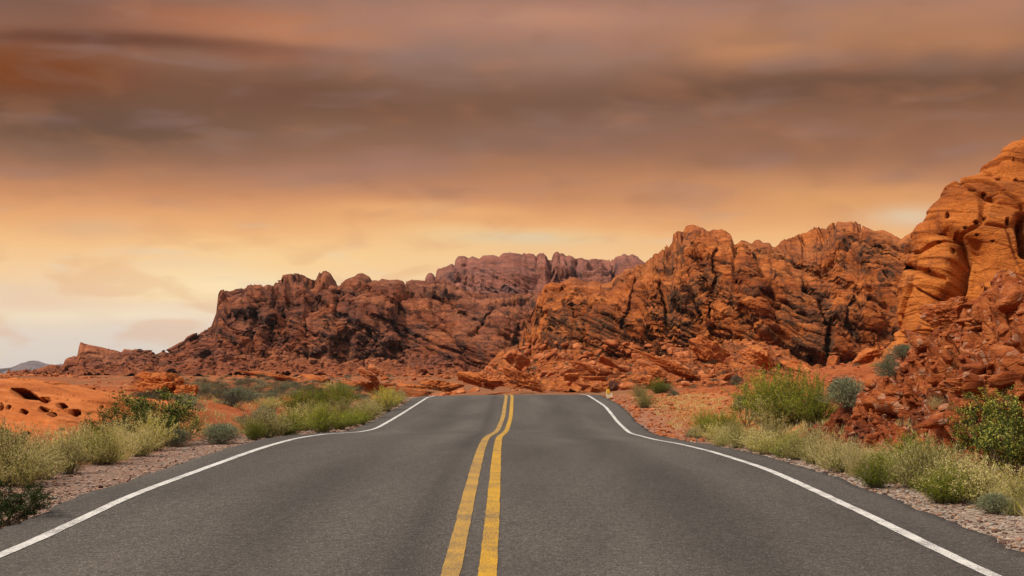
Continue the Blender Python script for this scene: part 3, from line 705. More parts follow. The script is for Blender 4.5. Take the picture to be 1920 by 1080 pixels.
# ------------------------------------------------------------------ slickrock with hollows on the left
tops = np.array([(-600, 690), (-200, 704), (0, 713), (60, 721), (120, 732), (180, 743), (240, 752), (300, 768), (380, 800)])
ny_, nx_ = 420, 560
tx = np.linspace(-15.5, -6.2, nx_); ty = np.linspace(0, 1, ny_)
def slick_z(Xg, Yg):
    """dome-like slab rising away from the road"""
    pxx = Xg / 33.5 * F + 960
    top = CAMZ + (700 - np.interp(pxx, tops[:, 0], tops[:, 1])) / F * 33.5
    gz = ground_z(Xg, Yg, False)
    r = sstep(22.5, 33.5, Yg) * .75 + .25 * sstep(24, 29, Yg)
    fall = sstep(48, 34, Yg) * sstep(-6.6, -9.3, Xg + .5 * np.sin(Yg * 1.1))
    z = -.05 + (top + .05) * r
    return z * fall + (gz - .3) * (1 - fall)
Yg = np.repeat((20.5 + ty * 25)[:, None], nx_, 1); Xg = np.repeat(tx[None], ny_, 0)
Zg = slick_z(Xg, Yg)
G = np.stack([Xg, Yg, Zg], 2); p = G.reshape(-1, 3)
q = rot_bed(p, 8, -20)
d = .12 * fbm(p * .45, 3, .5, 71) + .15 * ledges(q[:, 2] / .16 + .9 * fbm(p * .3, 3, .5, 72), 73, .5) * .8 + .06 * fbm(p * np.array([1.2, 2.5, 6]), 4, .55, 74)
p[:, 2] += d
hp = [(46, 739, 26, 8, -18), (83, 750, 10, 5, -12), (116, 760, 10, 5, -18), (81, 769, 9, 4, -10), (98, 777, 8, 4, -12), (140, 774, 10, 6, -10), (45, 772, 7, 4, -20), (0, 762, 5, 7, 0), (16, 763, 4, 3, 0), (0, 812, 16, 6, 12), (50, 813, 6, 3, 0), (115, 808, 5, 3, 0), (190, 764, 3, 3, 0)]
px, py = proj(p); off_ = np.zeros((len(p), 3)); nn = vnoise(p * 4, 79) * .2
for hx, hy, rx, ry, an in hp:
    ca, sa = math.cos(R(an)), math.sin(R(an)); ux = (px - hx) * ca - (py - hy) * sa; uy = (px - hx) * sa + (py - hy) * ca
    dd = np.sqrt((ux / rx) ** 2 + (uy / ry) ** 2) + nn
    mk_ = sstep(1.15, .75, dd); off_ += mk_[:, None] * np.array([0, .95, -.22]) * min(1.6, rx / 8)
p += off_
GS = p.reshape(G.shape)
o = link('slickrock_slab', mesh_np('slickrock_slab', p, gridq(nx_, ny_), mats=[M['slick']]))
tag(o, 'smooth orange slickrock slab at the left edge with a row of dark oval hollows', 'rock formation')

# ------------------------------------------------------------------ loose rocks
def ico(sub):
    bm = bmesh.new(); bmesh.ops.create_icosphere(bm, subdivisions=sub, radius=1)
    v = np.array([x.co[:] for x in bm.verts]); f = np.array([[x.index for x in fc.verts] for fc in bm.faces]); bm.free()
    return v, f
ICO = {k: ico(k) for k in (1, 2, 3, 4, 5, 6)}
def rock_v(seed, sub, dims=(1, 1, 1), cuts=14, rough=.05, layer=.0, soft=.12):
    rng = np.random.RandomState(seed); v, f = ICO[sub]
    n = rng.normal(size=(cuts, 3)); n /= np.linalg.norm(n, axis=1, keepdims=True)
    n = np.concatenate([n, [[0, 0, 1], [0, 0, -1]]]); d = np.concatenate([rng.uniform(.55, 1.0, cuts), [.7, .7]])
    c = v @ n.T; rr = np.where(c > .05, d / np.maximum(c, .05), 9)
    k = 1 / soft; r = -np.log(np.exp(-k * rr).sum(1)) / k
    p = v * r[:, None] * np.array(dims)
    if rough: p += v * (rough * fbm(p * 2.0 / max(.2, min(dims)) + seed, 4, .6, seed))[:, None] * min(dims)
    if layer:
        p += v * np.array([1, 1, .2]) * (layer * ledges(p[:, 2] * 7 / max(dims) + .6 * fbm(p * 2, 2, .5, seed), seed, .4))[:, None]
    return p, f
def rock_obj(name, seed, sub, dims, mat, loc, rot, label=None, cat='boulder', group=None, **k):
    p, f = rock_v(seed, sub, dims, **k)
    if sub >= 5:
        d_ = max(dims); n_ = p / np.linalg.norm(p, axis=1, keepdims=True)
        q_ = p + seed * 3.7
        for sz, am, ck in ((.55, .10, .06), (.22, .05, .035), (.1, .02, .015)):
            a_, e_ = blocks(q_, sz * d_, 6, seed + 5, elong=(2.2, 1.6, .6)); p = p + n_ * np.array([1, 1, .7]) * ((am * a_ - ck * (1 - e_)) * d_)[:, None]
        p = p + n_ * (.02 * d_ * fbm(q_ * 7 / d_, 4, .6, seed))[:, None]
    o = link(name, mesh_np(name, p, tris=f, mats=[mat])); o.location = loc; o.rotation_euler = [R(a) for a in rot]
    return tag(o, label, cat, group)
class Front:
    """front-most vertex of a sheet seen at a photo pixel"""
    def __init__(s, Gs): s.p = np.concatenate([g_.reshape(-1, 3) for g_ in Gs]); s.px, s.py = proj(s.p)
    def at(s, x, y, r=4):
        m_ = (np.abs(s.px - x) < r) & (np.abs(s.py - y) < r)
        q = s.p[m_]; 
        if not len(q): return np.array(hit(x, y))
        return q[np.argmin(q[:, 1])]
SN = Front([GN[:330]]); SL = Front([GL[:300]]); SE = Front([GE]); SS = Front([GS])
def place_px(surf, x, y):
    if surf == 'g': return np.array(hit(x, y))
    return {'n': SN, 'l': SL, 'e': SE, 's': SS}[surf].at(x, y)

# notable boulders: surface, px, py (centre), half width px, half height px, tilt, seed, material, label
big = [
 ('g', 308, 719, 50, 26, 4, 1, 'boulder', 'low layered orange outcrop with a dark undercut hollow beyond the slickrock slab', 45),
 ('g', 352, 733, 26, 14, -6, 2, 'boulder', 'small rounded pale orange boulder touching the right end of the layered outcrop', 44),
 ('l', 385, 697, 20, 13, -8, 3, 'darkrock', 'dark brown wedge-shaped boulder alone at the foot of the left ridge', 190),
 ('g', 672, 730, 46, 19, 3, 4, 'talus', 'low wide orange base rock under the leaning stacked boulders', 86),
 ('g', 692, 703, 28, 8.5, 33, 5, 'talus', 'long orange slab leaning down to the right on the base rock', 85),
 ('g', 703, 693, 20, 7.5, 27, 6, 'talus', 'rounded pale boulder lying on top of the long leaning slab', 84.4),
 ('g', 721, 708, 9, 6, -10, 7, 'talus', 'small round orange stone wedged at the lower end of the leaning slab', 84.2),
 ('n', 966, 672, 24, 20, 40, 8, 'talus', 'large pale orange slab tilted against the foot of the right ridge above the road crest', 118),
 ('n', 905, 714, 38, 17, 16, 9, 'boulder', 'broad layered orange outcrop left of the yellow lines at the road crest', 112),
 ('n', 982, 712, 34, 20, 14, 10, 'boulder', 'orange layered rock directly above the yellow lines at the road crest', 110),
 ('n', 1053, 667, 10, 8.5, 0, 11, 'talus', 'single squarish pale orange block high on the talus', 125),
 ('n', 1117, 698, 26, 15, 14, 12, 'talus', 'large smooth orange boulder with an angular right shoulder in the talus', 112),
 ('n', 1072, 707, 18, 10, 4, 13, 'boulder', 'flat reddish boulder left of the large smooth one', 111),
 ('n', 1130, 710, 9, 6, 0, 14, 'boulder', 'small pale block tucked under the large smooth boulder', 110.4),
 ('n', 1133, 727, 17, 14, 4, 15, 'boulder', 'upright blocky red rock standing behind the yellow marker post', 106),
 ('n', 1148, 723, 7, 12, 2, 16, 'darkrock', 'dark narrow upright rock beside the marker post', 105.6),
 ('n', 1136, 677, 15, 9, 16, 17, 'boulder', 'tilted slab rock casting a shadow on its right in mid talus', 119),
 ('n', 1205, 714, 25, 11, -3, 18, 'boulder', 'wide pale orange boulder beside the green bushes at the talus foot', 108),
 ('n', 1270, 693, 36, 13, 20, 19, 'boulder', 'long smooth brown-orange slab sloping down to the red dirt bank', 110),
 ('n', 1228, 697, 18, 12, 28, 20, 'boulder', 'orange angular boulder leaning on the long smooth slab', 109),
 ('n', 1330, 660, 28, 26, 24, 21, 'boulder', 'big jutting orange rock with a dark overhang above the dirt bank', 124),
 ('n', 1425, 668, 30, 24, 26, 22, 'boulder', 'huge orange block with a square hollow at its base above the small sage bushes', 112),
 ('n', 1500, 688, 34, 12, 16, 23, 'boulder', 'pale layered orange rocks behind the large green bushes', 100),
 ('n', 1561, 683, 10, 22, 4, 24, 'boulder', 'upright pale orange pillar stone behind the grey sage', 90),
 ('e', 1640, 665, 30, 18, -26, 25, 'boulder', 'orange rubbly boulder left of the sage at the foot of the tower', 50),
 ('e', 1845, 722, 70, 24, -4, 26, 'talus', 'large flat salmon-red slab lying in the embankment rubble', 21.5),
 ('e', 1735, 745, 20, 26, 30, 27, 'rubble', 'upright wedge of red rock left of the flat salmon slab', 25),
 ('e', 1780, 585, 38, 30, -12, 28, 'rubble', 'dark red fractured block under the smooth tower', 36),
 ('e', 1888, 560, 50, 24, 8, 29, 'rubble', 'layered red ledge high on the embankment at the right edge', 28),
 ('e', 1700, 845, 26, 12, 28, 30, 'rubble', 'flat red slab sticking out behind the brush near the road', 20),
 ('e', 1800, 640, 30, 16, -10, 31, 'rubble', 'square red block above the flat salmon slab', 29),
 ('g', 430, 712, 44, 7, 6, 41, 'boulder', 'low orange ledge below the left end of the cliff', 150),
 ('g', 520, 708, 50, 8, 10, 42, 'boulder', 'long low orange ledge below the middle of the left ridge', 160),
 ('g', 600, 712, 34, 8, 12, 43, 'boulder', 'low orange ledge just left of the leaning stacked rocks', 140),
 ('g', 770, 728, 34, 9, 6, 44, 'boulder', 'low jumble of orange rock just left of the road crest', 95),
 ('g', 820, 722, 36, 12, 8, 45, 'boulder', 'broken orange rock behind the left half of the road crest', 105),
 ('e', 1590, 800, 12, 8, 10, 32, 'rubble', 'small tilted red rock low on the embankment beside the grey sage', 27),
]
for (sf, x, y, hw, hh, tilt, sd, mt, lab, Yd) in big:
    q = P(x, y, Yd); sc1 = Yd / F
    dims = (hw * sc1, max(hh, hw * .55) * sc1 * 1.2, hh * sc1)
    rock_obj('slab_rock' if 'slab' in lab else 'boulder', sd * 7 + 3, 6 if hw > 24 else 5 if hw > 12 else 4, dims, M[mt], q, (0, tilt if tilt > 0 else tilt, (sd * 37) % 30 - 15), lab, 'boulder',
             cuts=11, rough=.30, layer=(.09 * hh * sc1 if 'layer' in lab else .07 * hh * sc1), soft=.03)

# many more loose rocks: repeats share eight meshes
rng = np.random.RandomState(42)
protos = []
for i in range(8):
    p_, f_ = rock_v(900 + i, 3, (1, rng.uniform(.6, .95), rng.uniform(.42, .8)), cuts=11, rough=.09, layer=.04, soft=.05)
    protos.append((p_, f_))
pm = {}
def scatter_rocks(pts, sizes, mat, name, label, group, cat='rock'):
    for (q, s_) in zip(pts, sizes):
        i = rng.randint(8); key = (i, mat)
        if key not in pm: pm[key] = mesh_np('loose_rock', protos[i][0], tris=protos[i][1], mats=[M[mat]])
        o = link(name, pm[key]); o.location = (q[0], q[1], q[2] + s_ * .12); o.scale = (s_, s_, s_)
        o.rotation_euler = (rng.uniform(-.5, .5), rng.uniform(-.5, .5), rng.uniform(0, 6.28)); tag(o, label, cat, group)
def talus_pts(n, x0, x1, y0, y1):
    o = []
    while len(o) < n:
        x, y = rng.uniform(x0, x1), rng.uniform(y0, y1)
        top = np.interp(x, [770, 870, 960, 1000, 1100, 1300, 1400], [725, 700, 655, 640, 640, 645, 680])
        if y < top: continue
        o.append(SN.at(x, y, 3))
    return o
scatter_rocks(talus_pts(150, 790, 1400, 640, 738), rng.uniform(.22, .62, 150) ** 1.0, 'talus', 'talus_rock', 'loose orange rock in the talus below the right ridge', 'loose rocks in the talus below the right ridge')
ep = []
while len(ep) < 110:
    x, y = rng.uniform(1590, 1918), rng.uniform(540, 860)
    if y < np.interp(x, [1600, 1700, 1800, 1918], [740, 660, 600, 540]): continue
    ep.append(SE.at(x, y, 5))
scatter_rocks(ep, [(rng.uniform(.05, .16) if i % 4 else rng.uniform(.2, .42)) * (q[1] / 28) for i, q in enumerate(ep)], 'rubble', 'rubble_rock', 'loose angular red rock on the embankment right of the road', 'loose red rocks on the right embankment')
def rubble_stuff(name, pts, sizes, mat, flat=.7, sub=1):
    vs, fs, n = [], [], 0; v0, f0 = ICO[sub]
    for (q, s_) in zip(pts, sizes):
        v = v0 * rng.uniform(.55, 1.25, (len(v0), 1)) * np.array([1, rng.uniform(.6, 1), rng.uniform(.4, 1) * flat]) * s_
        a = rng.uniform(0, 6.28); ca, sa = math.cos(a), math.sin(a)
        v = v @ np.array([[ca, sa, 0], [-sa, ca, 0], [0, 0, 1]])
        vs.append(v + q + np.array([0, 0, s_ * .15])); fs.append(f0 + n); n += len(v)
    return tag(link(name, mesh_np(name, np.concatenate(vs), tris=np.concatenate(fs), mats=[mat], smooth=False)), kind='stuff')
# pick points by vertex of the sheets
def pick(G, mask, n):
    idx = np.where(mask.ravel())[0]; idx = rng.choice(idx, n); p_ = G.reshape(-1, 3)[idx]
    return p_ + rng.uniform(-.06, .06, p_.shape) * np.array([1, 1, 0])
px, py = proj(GN.reshape(-1, 3)); vis = (px > 740) & (px < 1460) & (py < 750); rows = np.zeros(GN.shape[:2], bool); rows[20:200] = 1
tm_ = rows & vis.reshape(GN.shape[:2]) & (GN[:, :, 2] < 4.6)
rubble_stuff('talus_rubble', pick(GN, tm_, 3200), rng.gamma(2.2, .06, 3200) + .05, M['talus'])
px, py = proj(GL.reshape(-1, 3)); rows = np.zeros(GL.shape[:2], bool); rows[12:150] = 1
lm_ = rows & ((px > 40) & (px < 1000)).reshape(rows.shape) & (GL[:, :, 2] < 9.5)
pl_ = pick(GL, lm_, 4200); rubble_stuff('ridge_rubble', pl_, rng.gamma(2.0, .10, 4200) + .08, M['left'])
em = (rk > .4) & (edge > .5) & (GE[:, :, 0] / GE[:, :, 1] < .40)
pe = pick(GE, em, 5200); rubble_stuff('embankment_rubble', pe, (rng.gamma(2., .02, 5200) + .015) * (pe[:, 1] / 28) ** .7, M['rubble'])
xs = rng.uniform(-60, -7, 5200); ys = 60 + 125 * rng.uniform(0, 1, 5200); pf = np.stack([xs, ys, ground_z(xs, ys)], 1)
kf = (fbm(pf * .06, 3, .5, 88) > -.25) & (np.abs(xs - cx(ys)) > 8); pf = pf[kf]
rubble_stuff('flat_rubble', pf, (rng.gamma(2.0, .05, len(pf)) + .03) * (pf[:, 1] / 100) ** .8, M['talus'], .6)
# pebbles of the verge
def verge(n, side, y0, y1, a0, a1):
    y = y0 * (y1 / y0) ** rng.uniform(0, 1, n); a = a0 + (a1 - a0) * rng.uniform(0, 1, n) ** 1.6
    x = cx(y) + side * (4.02 + a); return np.stack([x, y, ground_z(x, y)], 1)
m, g, b = new_mat('verge_pebbles'); oi = g.n('ShaderNodeNewGeometry')
c = g.ramp(oi.outputs['Random Per Island'], [(0, (.10, .055, .04)), (.3, (.25, .14, .09)), (.55, (.18, .13, .10)), (.72, (.36, .22, .14)), (.88, (.28, .25, .21)), (1, (.46, .38, .30))], 'CONSTANT')
g.nt.links.new(c, b.inputs['Base Color']); M['pebble'] = m
pv = np.concatenate([verge(8000, -1, 8.5, 62, -.05, 2.6), verge(7500, 1, 8.5, 36, -.05, 1.9)])
rubble_stuff('verge_gravel', pv, (rng.gamma(2.4, .0048, len(pv)) + .006) * np.maximum(1, pv[:, 1] / 24), m)
pd = []
xs = rng.uniform(-16, -6, 900); ys = rng.uniform(24, 62, 900); pd.append(np.stack([xs, ys, ground_z(xs, ys)], 1))
ys = rng.uniform(32, 64, 1500); xs = cx(ys) + 4.0 + 2.6 * rng.uniform(0, 1, 1500) ** 1.3; pd.append(np.stack([xs, ys, ground_z(xs, ys)], 1))
xs = rng.uniform(6.5, 14, 1200); ys = rng.uniform(34, 70, 1200); pd.append(np.stack([xs, ys, ground_z(xs, ys) + .02], 1)); pd = np.concatenate(pd)
rubble_stuff('dirt_stones', pd, rng.gamma(1.8, .018, len(pd)) + .012, M['talus'])

# ------------------------------------------------------------------ plants
def leaf_mat(name, c1, c2, rough=.7):
    m, g, b = new_mat(name); geo = g.n('ShaderNodeNewGeometry'); oi = g.n('ShaderNodeObjectInfo')
    r = g.m('FRACT', g.m('ADD', geo.outputs['Random Per Island'], g.m('MULTIPLY', oi.outputs['Random'], .35)))
    c = g.ramp(r, [(0, c1), (1, c2)])
    k = g.mapr(oi.outputs['Random'], 0, 1, .62, 1.22, False); c = g.mix(1.0, c, g.xyz(k, k, k), 'MULTIPLY')
    g.nt.links.new(c, b.inputs['Base Color']); b.inputs['Roughness'].default_value = rough
    tr = g.n('ShaderNodeBsdfTranslucent'); g.nt.links.new(c, tr.inputs[0])
    mx = g.n('ShaderNodeMixShader'); mx.inputs[0].default_value = .3
    out = [n for n in g.nt.nodes if n.type == 'OUTPUT_MATERIAL'][0]
    g.nt.links.new(b.outputs[0], mx.inputs[1]); g.nt.links.new(tr.outputs[0], mx.inputs[2]); g.nt.links.new(mx.outputs[0], out.inputs[0])
    return m
LM = {
 'lush': leaf_mat('lush_green_leaf', (.085, .125, .010), (.30, .33, .028)),
 'straw': leaf_mat('straw_seed_head', (.52, .42, .16), (.72, .60, .30)),
 'pale': leaf_mat('pale_green_leaf', (.44, .39, .12), (.68, .59, .26)),
 'green': leaf_mat('green_leaf', (.20, .21, .035), (.42, .40, .08)),
 'dark': leaf_mat('dark_green_leaf', (.018, .038, .006), (.06, .09, .012)),
 'oliv': leaf_mat('yellow_green_leaf', (.22, .22, .02), (.52, .47, .06)),
 'sage': leaf_mat('grey_green_leaf', (.16, .18, .09), (.30, .32, .18)),
 'sagd': leaf_mat('dull_grey_leaf', (.06, .06, .04), (.13, .13, .09)),
 'wood': leaf_mat('grey_twig', (.10, .07, .045), (.20, .15, .10)),
 'bleach': leaf_mat('bleached_twig', (.42, .36, .28), (.55, .48, .40)),
 'flower': leaf_mat('yellow_flower', (.70, .52, .02), (.80, .62, .04)),
 'orangef': leaf_mat('orange_flower', (.62, .16, .02), (.70, .26, .03)),
}
class Plant:
    def __init__(s, seed): s.r = np.random.RandomState(seed); s.v = []; s.t = []; s.m = []; s.n = 0
    def leaves(s, c, d, L, W, mi):
        """flat pointed leaves at c (n,3), direction d, length L, width W"""
        n = len(c)
        if not n: return
        d = d / (np.linalg.norm(d, axis=1, keepdims=True) + 1e-9)
        w = np.cross(d, s.r.normal(size=(n, 3))); w /= np.linalg.norm(w, axis=1, keepdims=True) + 1e-9
        L = np.broadcast_to(L, n)[:, None]; W = np.broadcast_to(W, n)[:, None]
        V = np.stack([c, c + d * L * .5 + w * W * .5, c + d * L, c + d * L * .5 - w * W * .5], 1).reshape(-1, 3)
        i = s.n + np.arange(n)[:, None] * 4
        T = np.concatenate([i + [0, 1, 2], i + [0, 2, 3]]); s.v.append(V); s.t.append(T)
        mi = np.broadcast_to(mi, n); s.m.append(np.concatenate([mi, mi])); s.n += 4 * n
    def stems(s, p0, p1, p2, w0, w1, mi, seg=4):
        """curved ribbons crossing each other, quadratic from p0 over p1 to p2"""
        n = len(p0)
        for k in range(2):
            t = np.linspace(0, 1, seg + 1)[None, :, None]
            c = (1 - t) ** 2 * p0[:, None] + 2 * t * (1 - t) * p1[:, None] + t * t * p2[:, None]
            d = p2 - p0; w = np.cross(d, [1, 0, .1] if k else [.1, 1, 0]); w /= np.linalg.norm(w, axis=1, keepdims=True) + 1e-9
            ww = (w0 + (w1 - w0) * t) * .5
            V = np.stack([c + w[:, None] * ww, c - w[:, None] * ww], 2).reshape(-1, 3)
            i = s.n + (np.arange(n)[:, None, None] * (seg + 1) + np.arange(seg)[None, :, None]) * 2
            T = np.concatenate([(i + [0, 1, 3]).reshape(-1, 3), (i + [0, 3, 2]).reshape(-1, 3)])
            s.v.append(V); s.t.append(T); s.m.append(np.full(len(T), mi)); s.n += len(V)
    def curve(s, p0, p1, p2, t): t = t[:, None]; return (1 - t) ** 2 * p0 + 2 * t * (1 - t) * p1 + t * t * p2
    def mesh(s, name, mats):
        return mesh_np(name, np.concatenate(s.v), tris=np.concatenate(s.t), mats=mats, midx=np.concatenate(s.m), smooth=False)
def dirs(r, n, tilt0, tilt1, p=1.0):
    a = r.uniform(0, 2 * math.pi, n); t = R(1) * (tilt0 + (tilt1 - tilt0) * r.uniform(0, 1, n) ** p)
    return np.stack([np.cos(a) * np.sin(t), np.sin(a) * np.sin(t), np.cos(t)], 1)
def brush_mesh(seed, mats, n=165, wide=1.0, leafk=24, tipk=10, lw=.014, ll=.05):
    """airy roadside brush, 1 m tall: stems fan out of one base"""
    P_ = Plant(seed); r = P_.r
    d = dirs(r, n, 3, 62, .8); L = r.uniform(.55, 1.05, n)[:, None]
    b_ = np.concatenate([r.normal(0, .12 * wide, (n, 2)), np.zeros((n, 1))], 1)
    d[:, :2] *= wide
    p1 = b_ + d * L * .55 + [0, 0, .08]; p2 = b_ + d * L + np.stack([r.normal(0, .05, n), r.normal(0, .05, n), -.10 * (1 - d[:, 2])], 1)
    P_.stems(b_, p1, p2, .007, .003, 3, 4)
    k = leafk; idx = np.repeat(np.arange(n), k); t = r.uniform(.12, .95, len(idx))
    c = P_.curve(b_[idx], p1[idx], p2[idx], t) + r.normal(0, .012, (len(idx), 3))
    dd = d[idx] * .6 + r.normal(0, .5, (len(idx), 3)) + [0, 0, .3]
    mi = np.where(r.uniform(size=len(idx)) < .35 + .3 * t, 0, 1)
    P_.leaves(c, dd, r.uniform(.6, 1.2, len(idx)) * ll, lw, mi)
    k = tipk; idx = np.repeat(np.arange(n), k); t = r.uniform(.72, 1.0, len(idx))
    c = P_.curve(b_[idx], p1[idx], p2[idx], t) + r.normal(0, .022, (len(idx), 3))
    P_.leaves(c, r.normal(0, 1, (len(idx), 3)) + [0, 0, .6], .024, .016, 2)
    return P_.mesh('brush', mats)
def dome_mesh(seed, mats, n=3800, flat=.75):
    """rounded sage dome, 1 m tall before scaling"""
    P_ = Plant(seed); r = P_.r
    lob = dirs(r, 9, 0, 80); rad = r.uniform(.25, .42, 9)
    ctr = lob * .52
    k = r.randint(0, 9, n); u = r.normal(size=(n, 3)); u /= np.linalg.norm(u, axis=1, keepdims=True)
    c = ctr[k] + u * rad[k][:, None] * r.uniform(.35, 1, n)[:, None] ** .5
    c[:, 2] = np.abs(c[:, 2]) * flat * 1.15 + .02
    out = c - [0, 0, .1]; P_.leaves(c, out + r.normal(0, .35, (n, 3)), r.uniform(.05, .11, n), .018, np.where(r.uniform(size=n) < .65, 0, 1))
    m_ = 70; d = dirs(r, m_, 5, 75); z = np.zeros((m_, 3)); P_.stems(z, d * .4, d * .8 * [1, 1, flat], .014, .005, 2, 3)
    m2 = 160; d = dirs(r, m2, 0, 75); q0 = d * .6 * [1, 1, flat]; P_.stems(q0, d * .85 * [1, 1, flat], d * r.uniform(.95, 1.12, m2)[:, None] * [1, 1, flat], .006, .003, 0, 2)
    return P_.mesh('dome', mats)
def creosote_parts(seed, lmats, smats, nb=12, nl=5200, spread=58, dens=1.0):
    """open woody shrub: separate stems and foliage meshes, 1 m tall"""
    W = Plant(seed); L_ = Plant(seed + 1); r = W.r
    d = dirs(r, nb, 8, spread); ln = r.uniform(.7, 1.05, nb)[:, None]
    z = np.concatenate([r.normal(0, .05, (nb, 2)), np.zeros((nb, 1))], 1); p1 = z + d * ln * .5 + r.normal(0, .05, (nb, 3)); p1[:, 2] = np.abs(p1[:, 2]); p2 = z + d * ln * .85 + [0, 0, .1]
    W.stems(z, p1, p2, .022, .008, 0, 5)
    ns = nb * 9; idx = np.repeat(np.arange(nb), 9); t = r.uniform(.3, 1, ns)
    q0 = W.curve(z[idx], p1[idx], p2[idx], t); sd = d[idx] * .7 + r.normal(0, .55, (ns, 3)) + [0, 0, .35]; sd /= np.linalg.norm(sd, axis=1, keepdims=True)
    sl_ = r.uniform(.14, .32, ns)[:, None]; q2 = q0 + sd * sl_; q1 = q0 + sd * sl_ * .5 + r.normal(0, .03, (ns, 3))
    W.stems(q0, q1, q2, .008, .004, 0, 3)
    n = int(nl * dens); k = r.randint(0, ns, n); t = r.uniform(.25, 1.05, n)
    c = W.curve(q0[k], q1[k], q2[k], t) + r.normal(0, .032, (n, 3)); c[:, 2] = np.abs(c[:, 2])
    L_.leaves(c, r.normal(0, 1, (n, 3)) + [0, 0, .5], r.uniform(.025, .05, n), .020, np.where(r.uniform(size=n) < .6, 0, 1))
    return L_.mesh('foliage', lmats), W.mesh('stems', smats)
B = {}
for i in range(4): B['pale', i] = brush_mesh(10 + i, [LM['pale'], LM['green'], LM['straw'], LM['wood']])
for i in range(3): B['green', i] = brush_mesh(20 + i, [LM['green'], LM['pale'], LM['pale'], LM['wood']], tipk=5, leafk=32)
for i in range(3): B['oliv', i] = brush_mesh(30 + i, [LM['oliv'], LM['pale'], LM['straw'], LM['wood']], tipk=9, leafk=30)
for i in range(2): B['lush', i] = brush_mesh(70 + i, [LM['lush'], LM['lush'], LM['oliv'], LM['wood']], tipk=8, leafk=34, n=200)
for i in range(2): B['sage', i] = dome_mesh(40 + i, [LM['sage'], LM['sagd'], LM['wood']])
B['sagd', 0] = dome_mesh(45, [LM['sagd'], LM['wood'], LM['wood']]); 
B['flower', 0] = brush_mesh(50, [LM['green'], LM['pale'], LM['flower'], LM['wood']], tipk=14)
B['grass', 0] = brush_mesh(60, [LM['straw'], LM['pale'], LM['straw'], LM['straw']], n=150, leafk=3, tipk=8)
B['tuft', 0] = dome_mesh(61, [LM['sage'], LM['sagd'], LM['wood']], n=420); B['tuft', 1] = dome_mesh(62, [LM['sagd'], LM['green'], LM['wood']], n=420)
def unitw(me):
    v = np.empty(len(me.vertices) * 3, np.float32); me.vertices.foreach_get('co', v); v = v.reshape(-1, 3)
    return (np.percentile(v[:, 0], 97) - np.percentile(v[:, 0], 3)), np.percentile(v[:, 2], 98)
UW = {k: unitw(m_) for k, m_ in B.items()}
vr = random.Random(5)
def bush(kind, px, py, hpx, wpx, label, cat, group=None, name=None, surf='g', rec=None):
    ks = [k for k in B if k[0] == kind]; k = vr.choice(ks)
    q = place_px(surf, px, py); Y = q[1]; s1 = Y / F
    h = hpx * s1 / UW[k][1]; w_ = (wpx or hpx * 1.1) * s1 / UW[k][0]
    o = link(name or {'pale': 'brush', 'green': 'brush', 'oliv': 'brush', 'lush': 'brush', 'sage': 'sagebrush', 'sagd': 'sagebrush', 'flower': 'flowering_bush', 'grass': 'grass_tuft', 'tuft': 'sagebrush'}[kind], B[k])
    o.location = (q[0], q[1], q[2] - .02); o.scale = (w_, w_, h); o.rotation_euler = (0, 0, vr.uniform(0, 6.28))
    return tag(o, label, cat, group)
def shrub(seed, px, py, hpx, wpx, lm, label, nb=12, spread=58, nl=5200, surf='g', name='creosote_bush'):
    q = place_px(surf, px, py); s1 = q[1] / F
    fm, sm = creosote_parts(seed, [LM[a] for a in lm], [LM['wood']], nb, nl, spread)
    u = unitw(fm); h = hpx * s1 / u[1]; w_ = wpx * s1 / u[0]
    e = bpy.data.objects.new(name, None); C.objects.link(e); e.location = (q[0], q[1], q[2] - .02); e.empty_display_size = .2
    for n_, me in (('foliage', fm), ('stems', sm)):
        o = link(n_, me, e); o.scale = (w_, w_, h); o.rotation_euler = (0, 0, 0)
    return tag(e, label, 'bush')
GL_ = 'pale green roadside brush left of the road'; GR_ = 'yellow green roadside brush right of the road'
LL = 'pale straw-green brush growing in the strip beside the gravel left of the road'; LR = 'yellow-green brush growing in the strip beside the gravel right of the road'
left = [(8, 912, 112), (45, 915, 100), (85, 900, 100), (125, 890, 92), (165, 880, 85), (20, 885, 95), (70, 880, 85), (112, 872, 80), (150, 866, 70), (195, 872, 82), (232, 864, 88), (262, 856, 84), (288, 846, 66), (215, 850, 66), (180, 852, 62), (-30, 900, 110), (-25, 930, 90),
        (478, 826, 52), (500, 822, 62), (520, 818, 55), (556, 808, 62), (582, 806, 58), (630, 806, 40), (655, 800, 34), (676, 796, 34), (690, 786, 42), (706, 778, 46), (720, 770, 50), (736, 762, 44), (748, 756, 38), (612, 790, 52), (640, 786, 50), (668, 778, 50), (690, 768, 46), (712, 758, 40), (742, 750, 30), (470, 812, 44), (540, 796, 52), (596, 790, 48)]
for i, (x, y, h) in enumerate(left):
    if y < 792: h *= .72
    if vr.random() < .05: continue
    h *= vr.uniform(.6, 1.15); bush(vr.choice(['pale', 'pale', 'oliv', 'oliv', 'lush', 'grass' if y > 840 else 'pale', 'pale']), x + vr.uniform(-6, 6), y, h, h * vr.uniform(.9, 1.5), LL, 'brush', GL_)
right = [(1306, 828, 34), (1330, 833, 40), (1356, 838, 46), (1384, 846, 52), (1412, 852, 58), (1440, 858, 64), (1466, 864, 66), (1492, 868, 66), (1520, 876, 70), (1548, 884, 72), (1578, 892, 74), (1608, 899, 72), (1640, 906, 74), (1672, 913, 76), (1704, 920, 82), (1738, 928, 90), (1772, 936, 96), (1806, 942, 96), (1836, 950, 80),
         (1322, 818, 36), (1350, 822, 40), (1380, 828, 46), (1410, 834, 52), (1445, 842, 60), (1485, 850, 62), (1530, 860, 62), (1570, 870, 60), (1615, 882, 62), (1660, 892, 66), (1700, 900, 66), (1745, 908, 70), (1790, 915, 74), (1872, 962, 60), (1905, 972, 70), (1930, 960, 80), (1850, 930, 60)]
